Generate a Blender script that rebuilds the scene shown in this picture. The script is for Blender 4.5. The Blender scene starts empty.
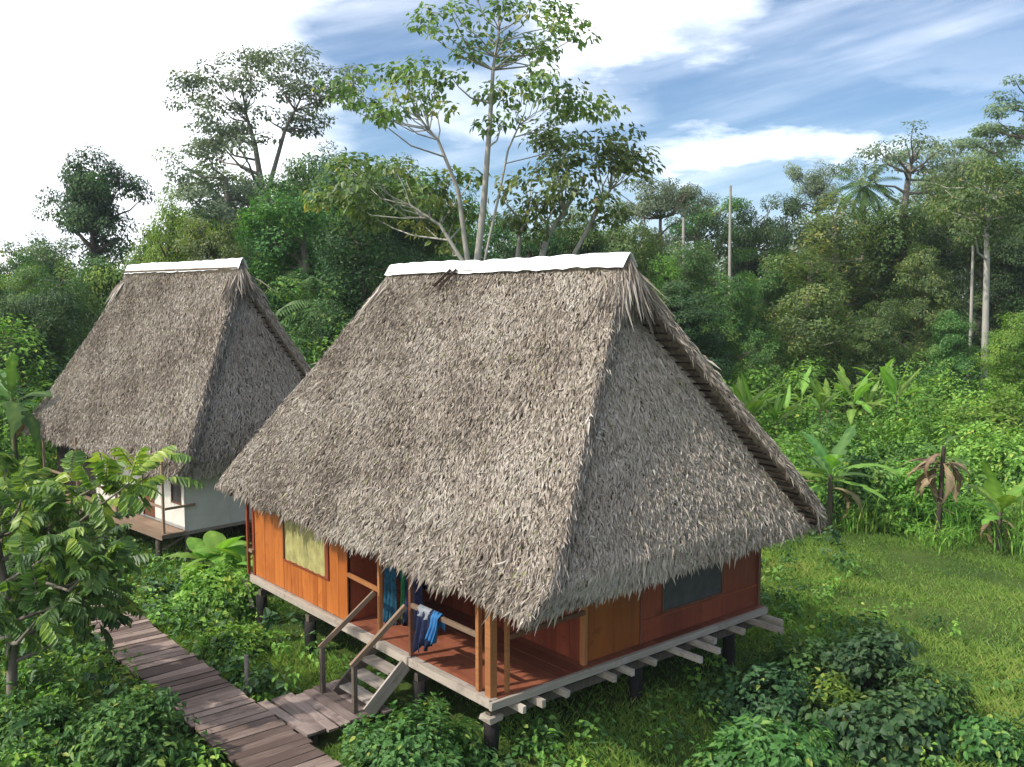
import bpy, math, random
import numpy as np
from mathutils import Vector, Matrix

random.seed(7)
RNG = np.random.default_rng(11)
SC = bpy.context.scene
COL = SC.collection

# ------------------------------------------------------------------ camera
CAM_H, PITCH, FPX = 7.0, 0.093, 956.4
cam_d = bpy.data.cameras.new('camera')
cam = bpy.data.objects.new('camera', cam_d)
COL.objects.link(cam)
cam.location = (0, 0, CAM_H)
cam.rotation_euler = (math.pi / 2 - PITCH, 0, 0)
cam_d.sensor_fit = 'HORIZONTAL'
cam_d.sensor_width = 36.0
cam_d.lens = 36.0 * FPX / 1024.0
cam_d.clip_end = 3000
SC.camera = cam

# ------------------------------------------------------------------ sun, sky, exposure
SUN_AZ, SUN_EL = math.radians(-116), math.radians(48)
sdir = Vector((math.sin(SUN_AZ) * math.cos(SUN_EL), math.cos(SUN_AZ) * math.cos(SUN_EL), math.sin(SUN_EL)))
sun_d = bpy.data.lights.new('sun', 'SUN')
sun_d.energy = 2.85
sun_d.angle = math.radians(1.2)
sun_d.color = (1.0, 0.94, 0.84)
sun = bpy.data.objects.new('sun', sun_d)
COL.objects.link(sun)
sun.location = (-30, -12, 40)
sun.rotation_euler = sdir.to_track_quat('Z', 'Y').to_euler()

SC.view_settings.view_transform = 'Standard'
SC.view_settings.look = 'None'
SC.view_settings.exposure = 0.72
SC.view_settings.gamma = 1.0
SC.view_settings.use_curve_mapping = False


class NT:
    """small helper for node trees"""
    def __init__(self, tree):
        self.t = tree
        tree.nodes.clear()

    def n(self, typ, **kw):
        nd = self.t.nodes.new(typ)
        for k, v in kw.items():
            setattr(nd, k, v)
        return nd

    def l(self, a, b):
        self.t.links.new(a, b)

    def put(self, sock, v):
        if isinstance(v, bpy.types.NodeSocket):
            self.l(v, sock)
        else:
            sock.default_value = v

    def math(self, op, a, b=0.0, c=0.0, clamp=False):
        nd = self.n('ShaderNodeMath', operation=op)
        nd.use_clamp = clamp
        for i, v in enumerate((a, b, c)):
            self.put(nd.inputs[i], v)
        return nd.outputs[0]

    def noise(self, vec, scale, detail=3, rough=0.55, dims='3D'):
        nd = self.n('ShaderNodeTexNoise', noise_dimensions=dims)
        if vec is not None:
            self.l(vec, nd.inputs['Vector'])
        nd.inputs['Scale'].default_value = scale
        nd.inputs['Detail'].default_value = detail
        nd.inputs['Roughness'].default_value = rough
        return nd.outputs['Fac']

    def smooth(self, v, a, b, to0=0.0, to1=1.0):
        nd = self.n('ShaderNodeMapRange', interpolation_type='SMOOTHSTEP')
        self.put(nd.inputs[0], v)
        for i, x in zip((1, 2, 3, 4), (a, b, to0, to1)):
            nd.inputs[i].default_value = x
        return nd.outputs[0]

    def ramp(self, fac, stops):
        nd = self.n('ShaderNodeValToRGB')
        e = nd.color_ramp.elements
        while len(e) < len(stops):
            e.new(0.5)
        for el, (p, c) in zip(e, stops):
            el.position = p
            el.color = (c[0], c[1], c[2], 1)
        self.put(nd.inputs[0], fac)
        return nd.outputs[0]

    def mix(self, fac, a, b, mode='MIX'):
        nd = self.n('ShaderNodeMix', data_type='RGBA', blend_type=mode)
        self.put(nd.inputs[0], fac)
        for i, v in ((6, a), (7, b)):
            self.put(nd.inputs[i], v if isinstance(v, bpy.types.NodeSocket) else (v[0], v[1], v[2], 1))
        return nd.outputs[2]


world = bpy.data.worlds.new('World')
SC.world = world
world.use_nodes = True
w = NT(world.node_tree)
sky = w.n('ShaderNodeTexSky', sky_type='NISHITA')
sky.sun_disc = False
sky.sun_elevation = SUN_EL
sky.sun_rotation = SUN_AZ
sky.air_density = 1.0
sky.dust_density = 0.6
sky.ozone_density = 2.5
tc = w.n('ShaderNodeTexCoord')
sep = w.n('ShaderNodeSeparateXYZ')
w.l(tc.outputs['Generated'], sep.inputs[0])
# cloud layer: a sheet high above, addressed by direction (azimuth, elevation)
az = w.math('ARCTAN2', sep.outputs[0], sep.outputs[1])
el = w.math('ARCSINE', sep.outputs[2])
comb = w.n('ShaderNodeCombineXYZ')
w.l(w.math('MULTIPLY', az, 1.0), comb.inputs[0])
w.l(w.math('MULTIPLY', el, 3.2), comb.inputs[1])
n1 = w.noise(comb.outputs[0], 3.4, 6, 0.55)
n2 = w.noise(comb.outputs[0], 9.0, 6, 0.6)
comb2 = w.n('ShaderNodeCombineXYZ')
w.l(w.math('ADD', az, w.math('MULTIPLY', el, -1.2)), comb2.inputs[0])
w.l(w.math('ADD', w.math('MULTIPLY', el, 7.0), w.math('MULTIPLY', az, -1.4)), comb2.inputs[1])
n3 = w.noise(comb2.outputs[0], 2.6, 5, 0.5)
azw = w.math('ADD', az, w.math('MULTIPLY', w.math('SUBTRACT', n1, 0.5), 0.30))
elw = w.math('ADD', el, w.math('MULTIPLY', w.math('SUBTRACT', n2, 0.5), 0.10))


def bank(a0, e0, wa, we, gain):
    da = w.math('DIVIDE', w.math('SUBTRACT', azw, a0), wa)
    de = w.math('DIVIDE', w.math('SUBTRACT', elw, e0), we)
    d = w.math('SQRT', w.math('ADD', w.math('MULTIPLY', da, da), w.math('MULTIPLY', de, de)))
    return w.smooth(d, 0.15, 1.28, gain, 0.0)


banks = [bank(0.115, 0.275, 0.12, 0.065, 1.0), bank(0.245, 0.142, 0.14, 0.027, 0.85),
         bank(0.05, 0.235, 0.06, 0.03, 0.6), bank(0.46, 0.21, 0.20, 0.030, 0.16), bank(-0.02, 0.19, 0.16, 0.05, 0.45)]
cov = w.smooth(azw, -0.27, -0.15, 1.0, 0.0)          # bright overcast half of the sky, to the west
for b_ in banks:
    cov = w.math('MAXIMUM', cov, b_)
wisps = w.smooth(n3, 0.40, 0.76, 0.05, 0.42)
cov = w.math('MAXIMUM', cov, wisps)
hzn = w.smooth(el, 0.0, 0.16, 0.40, 0.0)
cov = w.math('MAXIMUM', cov, hzn)
ccol = w.ramp(w.smooth(n2, 0.3, 0.75), [(0, (6.6, 7.0, 7.7)), (1, (9.8, 9.9, 10.1))])
deep = w.mix(1.0, sky.outputs[0], (0.33, 0.455, 0.55), 'MULTIPLY')
skyc = w.mix(cov, deep, ccol)
bg = w.n('ShaderNodeBackground')
bg.inputs[1].default_value = 0.142
w.l(skyc, bg.inputs[0])
wo = w.n('ShaderNodeOutputWorld')
w.l(bg.outputs[0], wo.inputs[0])


# ------------------------------------------------------------------ pixels to places
def ray(px, py):
    a, b = (px - 512) / FPX, (383.5 - py) / FPX
    c, s = math.cos(PITCH), math.sin(PITCH)
    return Vector((a, c + b * s, -s + b * c))


def at(px, py, Y):
    d = ray(px, py)
    return Vector((0, 0, CAM_H)) + d * (Y / d.y)


# ------------------------------------------------------------------ materials
def new_mat(name):
    m = bpy.data.materials.new(name)
    m.use_nodes = True
    return m, NT(m.node_tree)


def wood(name, dark, light, rough=0.75, grain=14.0, spec=0.25, stain=None, axis=1, rnd=0.35, bump=0.25):
    m, t = new_mat(name)
    tcn = t.n('ShaderNodeTexCoord')
    oi = t.n('ShaderNodeObjectInfo')
    mp = t.n('ShaderNodeMapping')
    sc = [grain, grain, grain]
    sc[axis] = grain * 0.07
    mp.inputs['Scale'].default_value = sc
    add = t.n('ShaderNodeVectorMath', operation='ADD')
    t.l(tcn.outputs['Object'], add.inputs[0])
    rv = t.n('ShaderNodeVectorMath', operation='SCALE')
    rv.inputs[0].default_value = (13.0, 7.0, 5.0)
    t.l(oi.outputs['Random'], rv.inputs['Scale'])
    t.l(rv.outputs[0], add.inputs[1])
    t.l(add.outputs[0], mp.inputs[0])
    f = t.noise(mp.outputs[0], 1.0, 5, 0.6)
    big = t.noise(add.outputs[0], 1.3, 3, 0.5)
    fac = t.math('ADD', t.math('MULTIPLY', f, 0.7), t.math('MULTIPLY', big, 0.5))
    fac = t.math('ADD', fac, t.math('MULTIPLY', t.math('SUBTRACT', oi.outputs['Random'], 0.5), rnd))
    col = t.ramp(t.smooth(fac, 0.3, 0.95), [(0, dark), (1, light)])
    if stain:
        sm = t.smooth(t.noise(add.outputs[0], 2.6, 6, 0.65), 0.52, 0.68)
        col = t.mix(t.math('MULTIPLY', sm, 0.7), col, stain)
    p = t.n('ShaderNodeBsdfPrincipled')
    t.l(col, p.inputs['Base Color'])
    p.inputs['Roughness'].default_value = rough
    p.inputs['Specular IOR Level'].default_value = spec
    bp = t.n('ShaderNodeBump')
    bp.inputs['Strength'].default_value = bump
    bp.inputs['Distance'].default_value = 0.01
    t.l(f, bp.inputs['Height'])
    t.l(bp.outputs[0], p.inputs['Normal'])
    o = t.n('ShaderNodeOutputMaterial')
    t.l(p.outputs[0], o.inputs[0])
    return m


def leafmat(name, stops, trans=0.32, rough=0.5, spec=0.3, hue=0.02, tcol=(1.15, 1.25, 0.55), vary=0.22, gain=1.62):
    m, t = new_mat(name)
    at_ = t.n('ShaderNodeAttribute', attribute_name='tint')
    oi = t.n('ShaderNodeObjectInfo')
    col = t.ramp(at_.outputs['Fac'], [(p_, [x * gain for x in c_]) for p_, c_ in stops])
    hs = t.n('ShaderNodeHueSaturation')
    t.l(t.math('ADD', 0.5 - hue, t.math('MULTIPLY', oi.outputs['Random'], 2 * hue)), hs.inputs['Hue'])
    t.l(t.math('ADD', 1 - vary, t.math('MULTIPLY', oi.outputs['Random'], 2 * vary)), hs.inputs['Value'])
    t.l(col, hs.inputs['Color'])
    p = t.n('ShaderNodeBsdfPrincipled')
    t.l(hs.outputs[0], p.inputs['Base Color'])
    p.inputs['Roughness'].default_value = rough
    p.inputs['Specular IOR Level'].default_value = spec
    tr = t.n('ShaderNodeBsdfTranslucent')
    t.l(t.mix(1.0, hs.outputs[0], tcol, 'MULTIPLY'), tr.inputs[0])
    mx = t.n('ShaderNodeMixShader')
    mx.inputs[0].default_value = trans
    t.l(p.outputs[0], mx.inputs[1])
    t.l(tr.outputs[0], mx.inputs[2])
    o = t.n('ShaderNodeOutputMaterial')
    t.l(mx.outputs[0], o.inputs[0])
    return m


def plain(name, c, rough=0.6, spec=0.3, metal=0.0, var=0.12, scale=6.0, bump=0.0):
    m, t = new_mat(name)
    tcn = t.n('ShaderNodeTexCoord')
    f = t.noise(tcn.outputs['Object'], scale, 5, 0.6)
    lo = [x * (1 - var) for x in c]
    hi = [min(1, x * (1 + var)) for x in c]
    p = t.n('ShaderNodeBsdfPrincipled')
    t.l(t.ramp(t.smooth(f, 0.3, 0.7), [(0, lo), (1, hi)]), p.inputs['Base Color'])
    p.inputs['Roughness'].default_value = rough
    p.inputs['Specular IOR Level'].default_value = spec
    p.inputs['Metallic'].default_value = metal
    if bump:
        bp = t.n('ShaderNodeBump')
        bp.inputs['Strength'].default_value = bump
        bp.inputs['Distance'].default_value = 0.02
        t.l(f, bp.inputs['Height'])
        t.l(bp.outputs[0], p.inputs['Normal'])
    o = t.n('ShaderNodeOutputMaterial')
    t.l(p.outputs[0], o.inputs[0])
    return m


M = {}
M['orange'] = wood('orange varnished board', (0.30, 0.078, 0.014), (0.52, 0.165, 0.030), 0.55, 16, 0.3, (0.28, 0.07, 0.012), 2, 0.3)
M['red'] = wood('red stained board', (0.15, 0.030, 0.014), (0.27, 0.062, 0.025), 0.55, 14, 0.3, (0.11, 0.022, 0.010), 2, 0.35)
M['amber'] = wood('amber varnished panel', (0.19, 0.050, 0.010), (0.33, 0.098, 0.017), 0.5, 10, 0.3, (0.16, 0.04, 0.01), 2, 0.2)
M['floor'] = wood('red brown floorboard', (0.15, 0.045, 0.024), (0.27, 0.092, 0.048), 0.6, 12, 0.3, (0.14, 0.04, 0.02), 1, 0.35)
M['post'] = wood('varnished post', (0.26, 0.10, 0.035), (0.44, 0.19, 0.07), 0.6, 20, 0.3, None, 2, 0.3)
M['rail'] = wood('weathered brown rail', (0.17, 0.115, 0.078), (0.32, 0.225, 0.155), 0.8, 20, 0.2, None, 1, 0.4)
M['grey'] = wood('weathered grey timber', (0.20, 0.17, 0.145), (0.42, 0.37, 0.32), 0.85, 22, 0.2, (0.13, 0.11, 0.09), 1, 0.4)
M['pale'] = wood('bleached pale timber', (0.29, 0.25, 0.205), (0.50, 0.45, 0.38), 0.85, 22, 0.2, (0.24, 0.20, 0.16), 0, 0.3)
M['rim'] = wood('sun greyed rim board', (0.22, 0.18, 0.145), (0.40, 0.345, 0.285), 0.85, 22, 0.2, (0.20, 0.16, 0.13), 1, 0.3)
M['deck'] = wood('mauve grey deck board', (0.080, 0.054, 0.044), (0.30, 0.225, 0.188), 0.8, 24, 0.25, (0.10, 0.07, 0.06), 0, 0.55)
M['deckl'] = wood('mauve grey landing board', (0.085, 0.062, 0.055), (0.28, 0.22, 0.195), 0.8, 24, 0.25, (0.10, 0.07, 0.06), 1, 0.55)
M['stilt'] = wood('tarred black stilt', (0.010, 0.009, 0.009), (0.032, 0.028, 0.026), 0.85, 18, 0.2, None, 2, 0.2)
M['stiltg'] = wood('grey brown stilt', (0.06, 0.05, 0.04), (0.16, 0.13, 0.10), 0.85, 18, 0.2, None, 2, 0.2)
M['under'] = wood('smoky dark brown lath', (0.018, 0.013, 0.010), (0.050, 0.036, 0.027), 0.9, 20, 0.1, None, 1, 0.6)
M['sheet'] = plain('bright white roofing sheet', (0.86, 0.87, 0.88), 0.35, 0.5, 0.0, 0.03, 3)
M['white'] = plain('white painted panel', (0.64, 0.61, 0.54), 0.6, 0.3, 0, 0.08, 2.5)
M['white_shaded'] = plain('white panel darkened for shade', (0.53, 0.51, 0.47), 0.6, 0.3, 0, 0.08, 2.0)  # same white darkened: end wall shade put into the panel colour
M['doorb'] = wood('brown door', (0.10, 0.040, 0.022), (0.19, 0.08, 0.045), 0.6, 14, 0.3, None, 2, 0.2)
M['screen_y'] = plain('yellow green curtain', (0.34, 0.31, 0.125), 0.8, 0.15, 0, 0.22, 5)
M['screen_g'] = plain('dark grey mesh screen', (0.062, 0.060, 0.056), 0.7, 0.25, 0, 0.2, 4)
M['dark'] = plain('painted shade under eave', (0.03, 0.026, 0.022), 0.9, 0.1)  # near-black, stands for the shade below the eave
M['bark'] = wood('grey brown bark', (0.12, 0.10, 0.08), (0.27, 0.24, 0.20), 0.9, 8, 0.1, (0.17, 0.19, 0.13), 2, 0.3, 0.5)
M['barkp'] = wood('pale smooth bark', (0.27, 0.25, 0.21), (0.48, 0.455, 0.40), 0.85, 6, 0.15, (0.30, 0.30, 0.25), 2, 0.2, 0.3)
M['barkd'] = wood('dark bark', (0.05, 0.04, 0.032), (0.14, 0.115, 0.09), 0.9, 8, 0.1, None, 2, 0.3, 0.5)
M['stem'] = wood('banana stem', (0.09, 0.10, 0.04), (0.22, 0.22, 0.10), 0.6, 8, 0.3, (0.12, 0.08, 0.04), 2, 0.2)
M['navy'] = plain('navy cloth', (0.018, 0.023, 0.055), 0.9, 0.1, 0, 0.3, 12)
M['sky_cloth'] = plain('light blue cloth', (0.04, 0.15, 0.34), 0.9, 0.1, 0, 0.2, 10)
M['teal_cloth'] = plain('teal blue towel', (0.02, 0.085, 0.14), 0.9, 0.1, 0, 0.35, 14)
M['grey_cloth'] = plain('pale grey cloth', (0.22, 0.235, 0.26), 0.9, 0.1, 0, 0.2, 10)
M['green_cloth'] = plain('green cloth', (0.02, 0.16, 0.06), 0.9, 0.1, 0, 0.2, 10)

TH = [(0.0, (0.070, 0.056, 0.046)), (0.28, (0.19, 0.158, 0.130)), (0.52, (0.325, 0.278, 0.230)),
      (0.74, (0.40, 0.355, 0.302)), (0.92, (0.48, 0.44, 0.388)), (1.0, (0.27, 0.26, 0.15))]
M['thatch'] = leafmat('dry palm thatch', TH, 0.06, 0.85, 0.12, 0.0, (1, 0.9, 0.7), 0.0, 1.12)
TH2 = [(p_, (c_[0] * 1.10, c_[1] * 1.11, c_[2] * 1.13)) for p_, c_ in TH]  # lighter, cooler copy: fill light on the shaded ends put into colour
M['thatch2'] = leafmat('palm thatch lifted for shaded ends', TH2, 0.06, 0.85, 0.12, 0.0, (1, 0.9, 0.7), 0.0, 1.12)
M['core'] = plain('matted palm leaf', (0.19, 0.155, 0.12), 0.95, 0.05, 0, 0.35, 9, 0.4)

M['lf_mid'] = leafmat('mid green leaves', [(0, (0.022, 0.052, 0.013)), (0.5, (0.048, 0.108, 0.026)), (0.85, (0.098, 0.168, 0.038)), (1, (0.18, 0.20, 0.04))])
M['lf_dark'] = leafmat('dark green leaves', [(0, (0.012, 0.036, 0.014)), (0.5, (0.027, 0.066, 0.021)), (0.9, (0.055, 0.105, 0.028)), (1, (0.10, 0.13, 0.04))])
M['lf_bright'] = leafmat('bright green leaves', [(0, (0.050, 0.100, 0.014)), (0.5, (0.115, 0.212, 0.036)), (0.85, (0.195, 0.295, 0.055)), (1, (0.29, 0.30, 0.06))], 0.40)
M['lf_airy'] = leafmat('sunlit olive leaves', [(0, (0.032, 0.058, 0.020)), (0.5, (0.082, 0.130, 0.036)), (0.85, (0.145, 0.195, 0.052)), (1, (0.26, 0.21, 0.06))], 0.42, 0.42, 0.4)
M['lf_sun_tint'] = leafmat('leaflets with painted sun tint', [(0, (0.024, 0.056, 0.015)), (0.45, (0.058, 0.112, 0.026)), (0.75, (0.130, 0.200, 0.030)), (1, (0.25, 0.29, 0.05))], 0.42, 0.4, 0.4)  # pale stops serve the sunlight painted into the upper leaflets
M['lf_olive'] = leafmat('olive green leaves', [(0, (0.028, 0.054, 0.018)), (0.5, (0.060, 0.108, 0.030)), (0.88, (0.108, 0.160, 0.046)), (1, (0.20, 0.18, 0.05))])
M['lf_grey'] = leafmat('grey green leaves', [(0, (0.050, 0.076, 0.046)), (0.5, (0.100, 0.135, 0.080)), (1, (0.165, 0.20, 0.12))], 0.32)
M['lf_blue'] = leafmat('blue green heart leaves', [(0, (0.014, 0.040, 0.016)), (0.5, (0.030, 0.072, 0.025)), (0.9, (0.062, 0.112, 0.036)), (1, (0.15, 0.18, 0.04))], 0.24, 0.5, 0.3)
M['lf_dry'] = leafmat('dry brown leaves', [(0, (0.06, 0.042, 0.026)), (0.6, (0.16, 0.115, 0.072)), (1, (0.27, 0.21, 0.14))], 0.15, 0.8, 0.1)
M['grass'] = leafmat('lawn grass', [(0, (0.060, 0.110, 0.022)), (0.5, (0.132, 0.200, 0.046)), (0.85, (0.205, 0.265, 0.065)), (1, (0.30, 0.28, 0.11))], 0.35)


def ground_mat():
    m, t = new_mat('grassy earth')
    tcn = t.n('ShaderNodeTexCoord')
    a = t.noise(tcn.outputs['Object'], 0.35, 5, 0.6)
    b = t.noise(tcn.outputs['Object'], 9.0, 5, 0.7)
    c = t.mix(t.smooth(a, 0.35, 0.65), (0.040, 0.075, 0.016), (0.085, 0.125, 0.026))
    c = t.mix(t.math('MULTIPLY', t.smooth(b, 0.45, 0.7), 0.6), c, (0.050, 0.042, 0.020))
    p = t.n('ShaderNodeBsdfPrincipled')
    t.l(c, p.inputs['Base Color'])
    p.inputs['Roughness'].default_value = 0.95
    p.inputs['Specular IOR Level'].default_value = 0.1
    bp = t.n('ShaderNodeBump')
    bp.inputs['Strength'].default_value = 0.6
    bp.inputs['Distance'].default_value = 0.06
    t.l(b, bp.inputs['Height'])
    t.l(bp.outputs[0], p.inputs['Normal'])
    o = t.n('ShaderNodeOutputMaterial')
    t.l(p.outputs[0], o.inputs[0])
    return m


M['ground'] = ground_mat()


# ------------------------------------------------------------------ mesh helpers
def mesh_np(name, V, F, mat, tint=None, smooth=False):
    """V (n,3), F (m,k) with one face size k"""
    V = np.asarray(V, np.float32)
    F = np.asarray(F, np.int32)
    me = bpy.data.meshes.new(name)
    k = F.shape[1]
    me.vertices.add(len(V))
    me.vertices.foreach_set('co', V.ravel())
    me.loops.add(F.size)
    me.loops.foreach_set('vertex_index', F.ravel())
    me.polygons.add(len(F))
    me.polygons.foreach_set('loop_start', np.arange(0, F.size, k, dtype=np.int32))
    me.polygons.foreach_set('loop_total', np.full(len(F), k, dtype=np.int32))
    me.polygons.foreach_set('use_smooth', np.full(len(F), bool(smooth)))
    if tint is not None:
        a = me.attributes.new('tint', 'FLOAT', 'POINT')
        a.data.foreach_set('value', np.asarray(tint, np.float32))
    me.materials.append(mat)
    me.update(calc_edges=True)
    return me


def link(name, me, parent=None, loc=None, rz=0.0, scale=None):
    o = bpy.data.objects.new(name, me)
    COL.objects.link(o)
    if parent is not None:
        o.parent = parent
    if loc is not None:
        o.location = loc
    if rz:
        o.rotation_euler = (0, 0, rz)
    if scale is not None:
        o.scale = scale if hasattr(scale, '__len__') else (scale,) * 3
    return o


def tag(o, label=None, cat=None, group=None, kind=None):
    if label:
        o['label'] = label
    if cat:
        o['category'] = cat
    if group:
        o['group'] = group
    if kind:
        o['kind'] = kind
    return o


def empty(name, loc, rz=0.0):
    o = bpy.data.objects.new(name, None)
    COL.objects.link(o)
    o.location = loc
    o.rotation_euler = (0, 0, rz)
    o.empty_display_size = 0.3
    return o


BOXF = [(0, 3, 2, 1), (4, 5, 6, 7), (0, 1, 5, 4), (1, 2, 6, 5), (2, 3, 7, 6), (3, 0, 4, 7)]


def box(name, x0, x1, y0, y1, z0, z1, mat, parent, jit=0.0, bev=0.0):
    """box with its own origin at its centre, corners a little uneven"""
    c = np.array([(x0 + x1) / 2, (y0 + y1) / 2, (z0 + z1) / 2])
    h = np.array([abs(x1 - x0) / 2, abs(y1 - y0) / 2, abs(z1 - z0) / 2])
    sg = np.array([(-1, -1, -1), (1, -1, -1), (1, 1, -1), (-1, 1, -1), (-1, -1, 1), (1, -1, 1), (1, 1, 1), (-1, 1, 1)], float)
    V = sg * h
    if jit:
        V = V + RNG.normal(0, jit, V.shape)
    me = mesh_np(name, V, BOXF, mat)
    return link(name, me, parent, tuple(c))


def beam(name, p0, p1, wd, ht, mat, parent, jit=0.0):
    """bar from p0 to p1; long axis is the mesh's own y"""
    p0, p1 = Vector(p0), Vector(p1)
    d = p1 - p0
    L = d.length
    sg = np.array([(-1, -1, -1), (1, -1, -1), (1, 1, -1), (-1, 1, -1), (-1, -1, 1), (1, -1, 1), (1, 1, 1), (-1, 1, 1)], float)
    V = sg * np.array([wd / 2, L / 2, ht / 2])
    if jit:
        V = V + RNG.normal(0, jit, V.shape)
    o = link(name, mesh_np(name, V, BOXF, mat), parent, (p0 + p1) / 2)
    o.rotation_euler = d.to_track_quat('Y', 'Z').to_euler()
    return o


def pole(name, p0, p1, r0, r1, mat, parent, n=8, wob=0.0):
    """round timber, its own z along the length"""
    p0, p1 = Vector(p0), Vector(p1)
    d = p1 - p0
    L = d.length
    V, F = [], []
    rings = 4
    for i in range(rings + 1):
        f = i / rings
        r = r0 + (r1 - r0) * f
        ox, oy = RNG.normal(0, wob, 2) if 0 < i < rings else (0, 0)
        for k in range(n):
            a = 2 * math.pi * k / n
            V.append((ox + r * math.cos(a), oy + r * math.sin(a), L * f))
    for i in range(rings):
        for k in range(n):
            F.append((i * n + k, i * n + (k + 1) % n, (i + 1) * n + (k + 1) % n, (i + 1) * n + k))
    c0 = len(V)
    V += [(0, 0, 0), (0, 0, L)]
    for k in range(n):
        F.append((c0, (k + 1) % n, k, c0))
        F.append((c0 + 1, rings * n + k, rings * n + (k + 1) % n, c0 + 1))
    me = bpy.data.meshes.new(name)
    me.from_pydata(V, [], [f if f[0] != f[3] else f[:3] for f in F])
    me.materials.append(mat)
    for i_, p_ in enumerate(me.polygons):
        p_.use_smooth = i_ < rings * n
    o = link(name, me, parent, p0)
    o.rotation_euler = d.to_track_quat('Z', 'Y').to_euler()
    return o


def norm(a):
    return a / np.maximum(np.linalg.norm(a, axis=-1, keepdims=True), 1e-9)


class Leaves:
    """collects leaf faces: base, widest point left and right, tip; folded on the midrib"""
    def __init__(self, near=False):
        self.V, self.T, self.near = [], [], near

    def add(self, P, D, N, L, W, tint, wide=0.42, fold=0.12, droop=0.15):
        P = np.asarray(P, float)
        n = len(P)
        D = norm(D)
        S = norm(np.cross(D, N))
        U = np.cross(S, D)
        L = np.broadcast_to(np.asarray(L, float), (n,))[:, None]
        W = np.broadcast_to(np.asarray(W, float), (n,))[:, None]
        if self.near:
            q1, q2 = P + D * L * 0.28, P + D * L * 0.66 - U * L * droop * 0.35
            tip = P + D * L - U * L * droop
            vs = [P, q1 + S * W * 0.5 + U * W * fold, q2 + S * W * 0.36 + U * W * fold * 0.7, tip, q2 - S * W * 0.36 + U * W * fold * 0.7, q1 - S * W * 0.5 + U * W * fold]
            self.V.append(np.stack(vs, 1).reshape(-1, 3))
            self.T.append(np.repeat(np.broadcast_to(np.asarray(tint, float), (n,)), 6))
            return
        mid = P + D * L * wide
        a = mid + S * W * 0.5 + U * W * fold
        b = mid - S * W * 0.5 + U * W * fold
        tip = P + D * L - U * L * droop
        self.V.append(np.stack([P, a, tip, b], 1).reshape(-1, 3))
        self.T.append(np.repeat(np.broadcast_to(np.asarray(tint, float), (n,)), 4))

    def mesh(self, name, mat):
        V = np.concatenate(self.V)
        if self.near:
            b6 = np.arange(len(V) // 6)[:, None] * 6
            F = np.concatenate([b6 + np.array([[0, 1, 2, 3]]), b6 + np.array([[0, 3, 4, 5]])])
            return mesh_np(name, V, F, mat, np.clip(np.concatenate(self.T), 0, 1))
        q = len(V) // 4
        base = np.arange(q)[:, None] * 4
        F = np.concatenate([base + np.array([[0, 1, 2]]), base + np.array([[0, 2, 3]])])
        return mesh_np(name, V, F, mat, np.clip(np.concatenate(self.T), 0, 1))


def rdir(n, rng):
    return norm(rng.normal(size=(n, 3)))


def clusters_to_leaves(LV, C, R, per, leaf, rng, flat=0.65, up=0.55, aspect=0.5, tbias=None, out=0.8, droop=0.15, centre=None, odir=None, ctint=None):
    """puffs of leaves round each cluster centre"""
    C = np.asarray(C, float)
    R = np.broadcast_to(np.asarray(R, float), (len(C),))
    idx = np.repeat(np.arange(len(C)), per)
    n = len(idx)
    d = rdir(n, rng)
    rr = rng.uniform(0.25, 1.0, n) ** 0.6
    off = d * (R[idx] * rr)[:, None]
    off[:, 2] *= flat
    P = C[idx] + off
    ctr = C.mean(0) if centre is None else np.asarray(centre, float)
    outw = norm(C[idx] - ctr + 1e-3)
    if odir is not None:
        outw = norm(np.asarray(odir, float))[idx]
        N = norm(np.array([0, 0, 1.0]) * up * 0.7 + d * 0.45 + outw * 0.85 + rng.normal(0, 0.26, (n, 3)))
    else:
        N = norm(np.array([0, 0, 1.0]) * up + d * 0.65 + outw * 0.45 * out + rng.normal(0, 0.30, (n, 3)))
    D = norm(d * 0.8 + outw * 0.5 + rng.normal(0, 0.5, (n, 3)) + np.array([0, 0, -0.25]))
    D = norm(D - N * (D * N).sum(1, keepdims=True) * 0.85)
    ct = rng.normal(0.0, 0.18, len(C))
    if ctint is not None:
        ct = ct * 0.5 + np.asarray(ctint)
    tint = 0.45 + ct[idx] + rng.normal(0, 0.17, n)
    tint = np.where(rng.random(n) < 0.015, 1.0, np.clip(tint, 0, 0.93))
    L = leaf * rng.uniform(0.6, 1.35, n)
    LV.add(P, D, N, L, L * aspect * rng.uniform(0.8, 1.25, n), tint, droop=droop)


class Tubes:
    def __init__(self, n=6):
        self.V, self.F, self.n = [], [], n

    def seg(self, p0, p1, r0, r1):
        p0, p1 = np.asarray(p0, float), np.asarray(p1, float)
        d = p1 - p0
        if np.linalg.norm(d) < 1e-5:
            return
        d = d / np.linalg.norm(d)
        a = np.cross(d, [0.3, 0.9, 0.1] if abs(d[2]) > 0.7 else [0, 0, 1.0])
        a /= np.linalg.norm(a)
        b = np.cross(d, a)
        base = len(self.V)
        for p, r in ((p0, r0), (p1 + d * r1 * 0.3, r1)):
            for k in range(self.n):
                t = 2 * math.pi * k / self.n
                self.V.append(p + (a * math.cos(t) + b * math.sin(t)) * r)
        for k in range(self.n):
            k2 = (k + 1) % self.n
            self.F.append((base + k, base + k2, base + self.n + k2, base + self.n + k))

    def path(self, pts, r0, r1):
        m = len(pts) - 1
        for i in range(m):
            self.seg(pts[i], pts[i + 1], r0 + (r1 - r0) * i / m, r0 + (r1 - r0) * (i + 1) / m)

    def mesh(self, name, mat):
        return mesh_np(name, np.array(self.V), np.array(self.F), mat, None, True)


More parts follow.
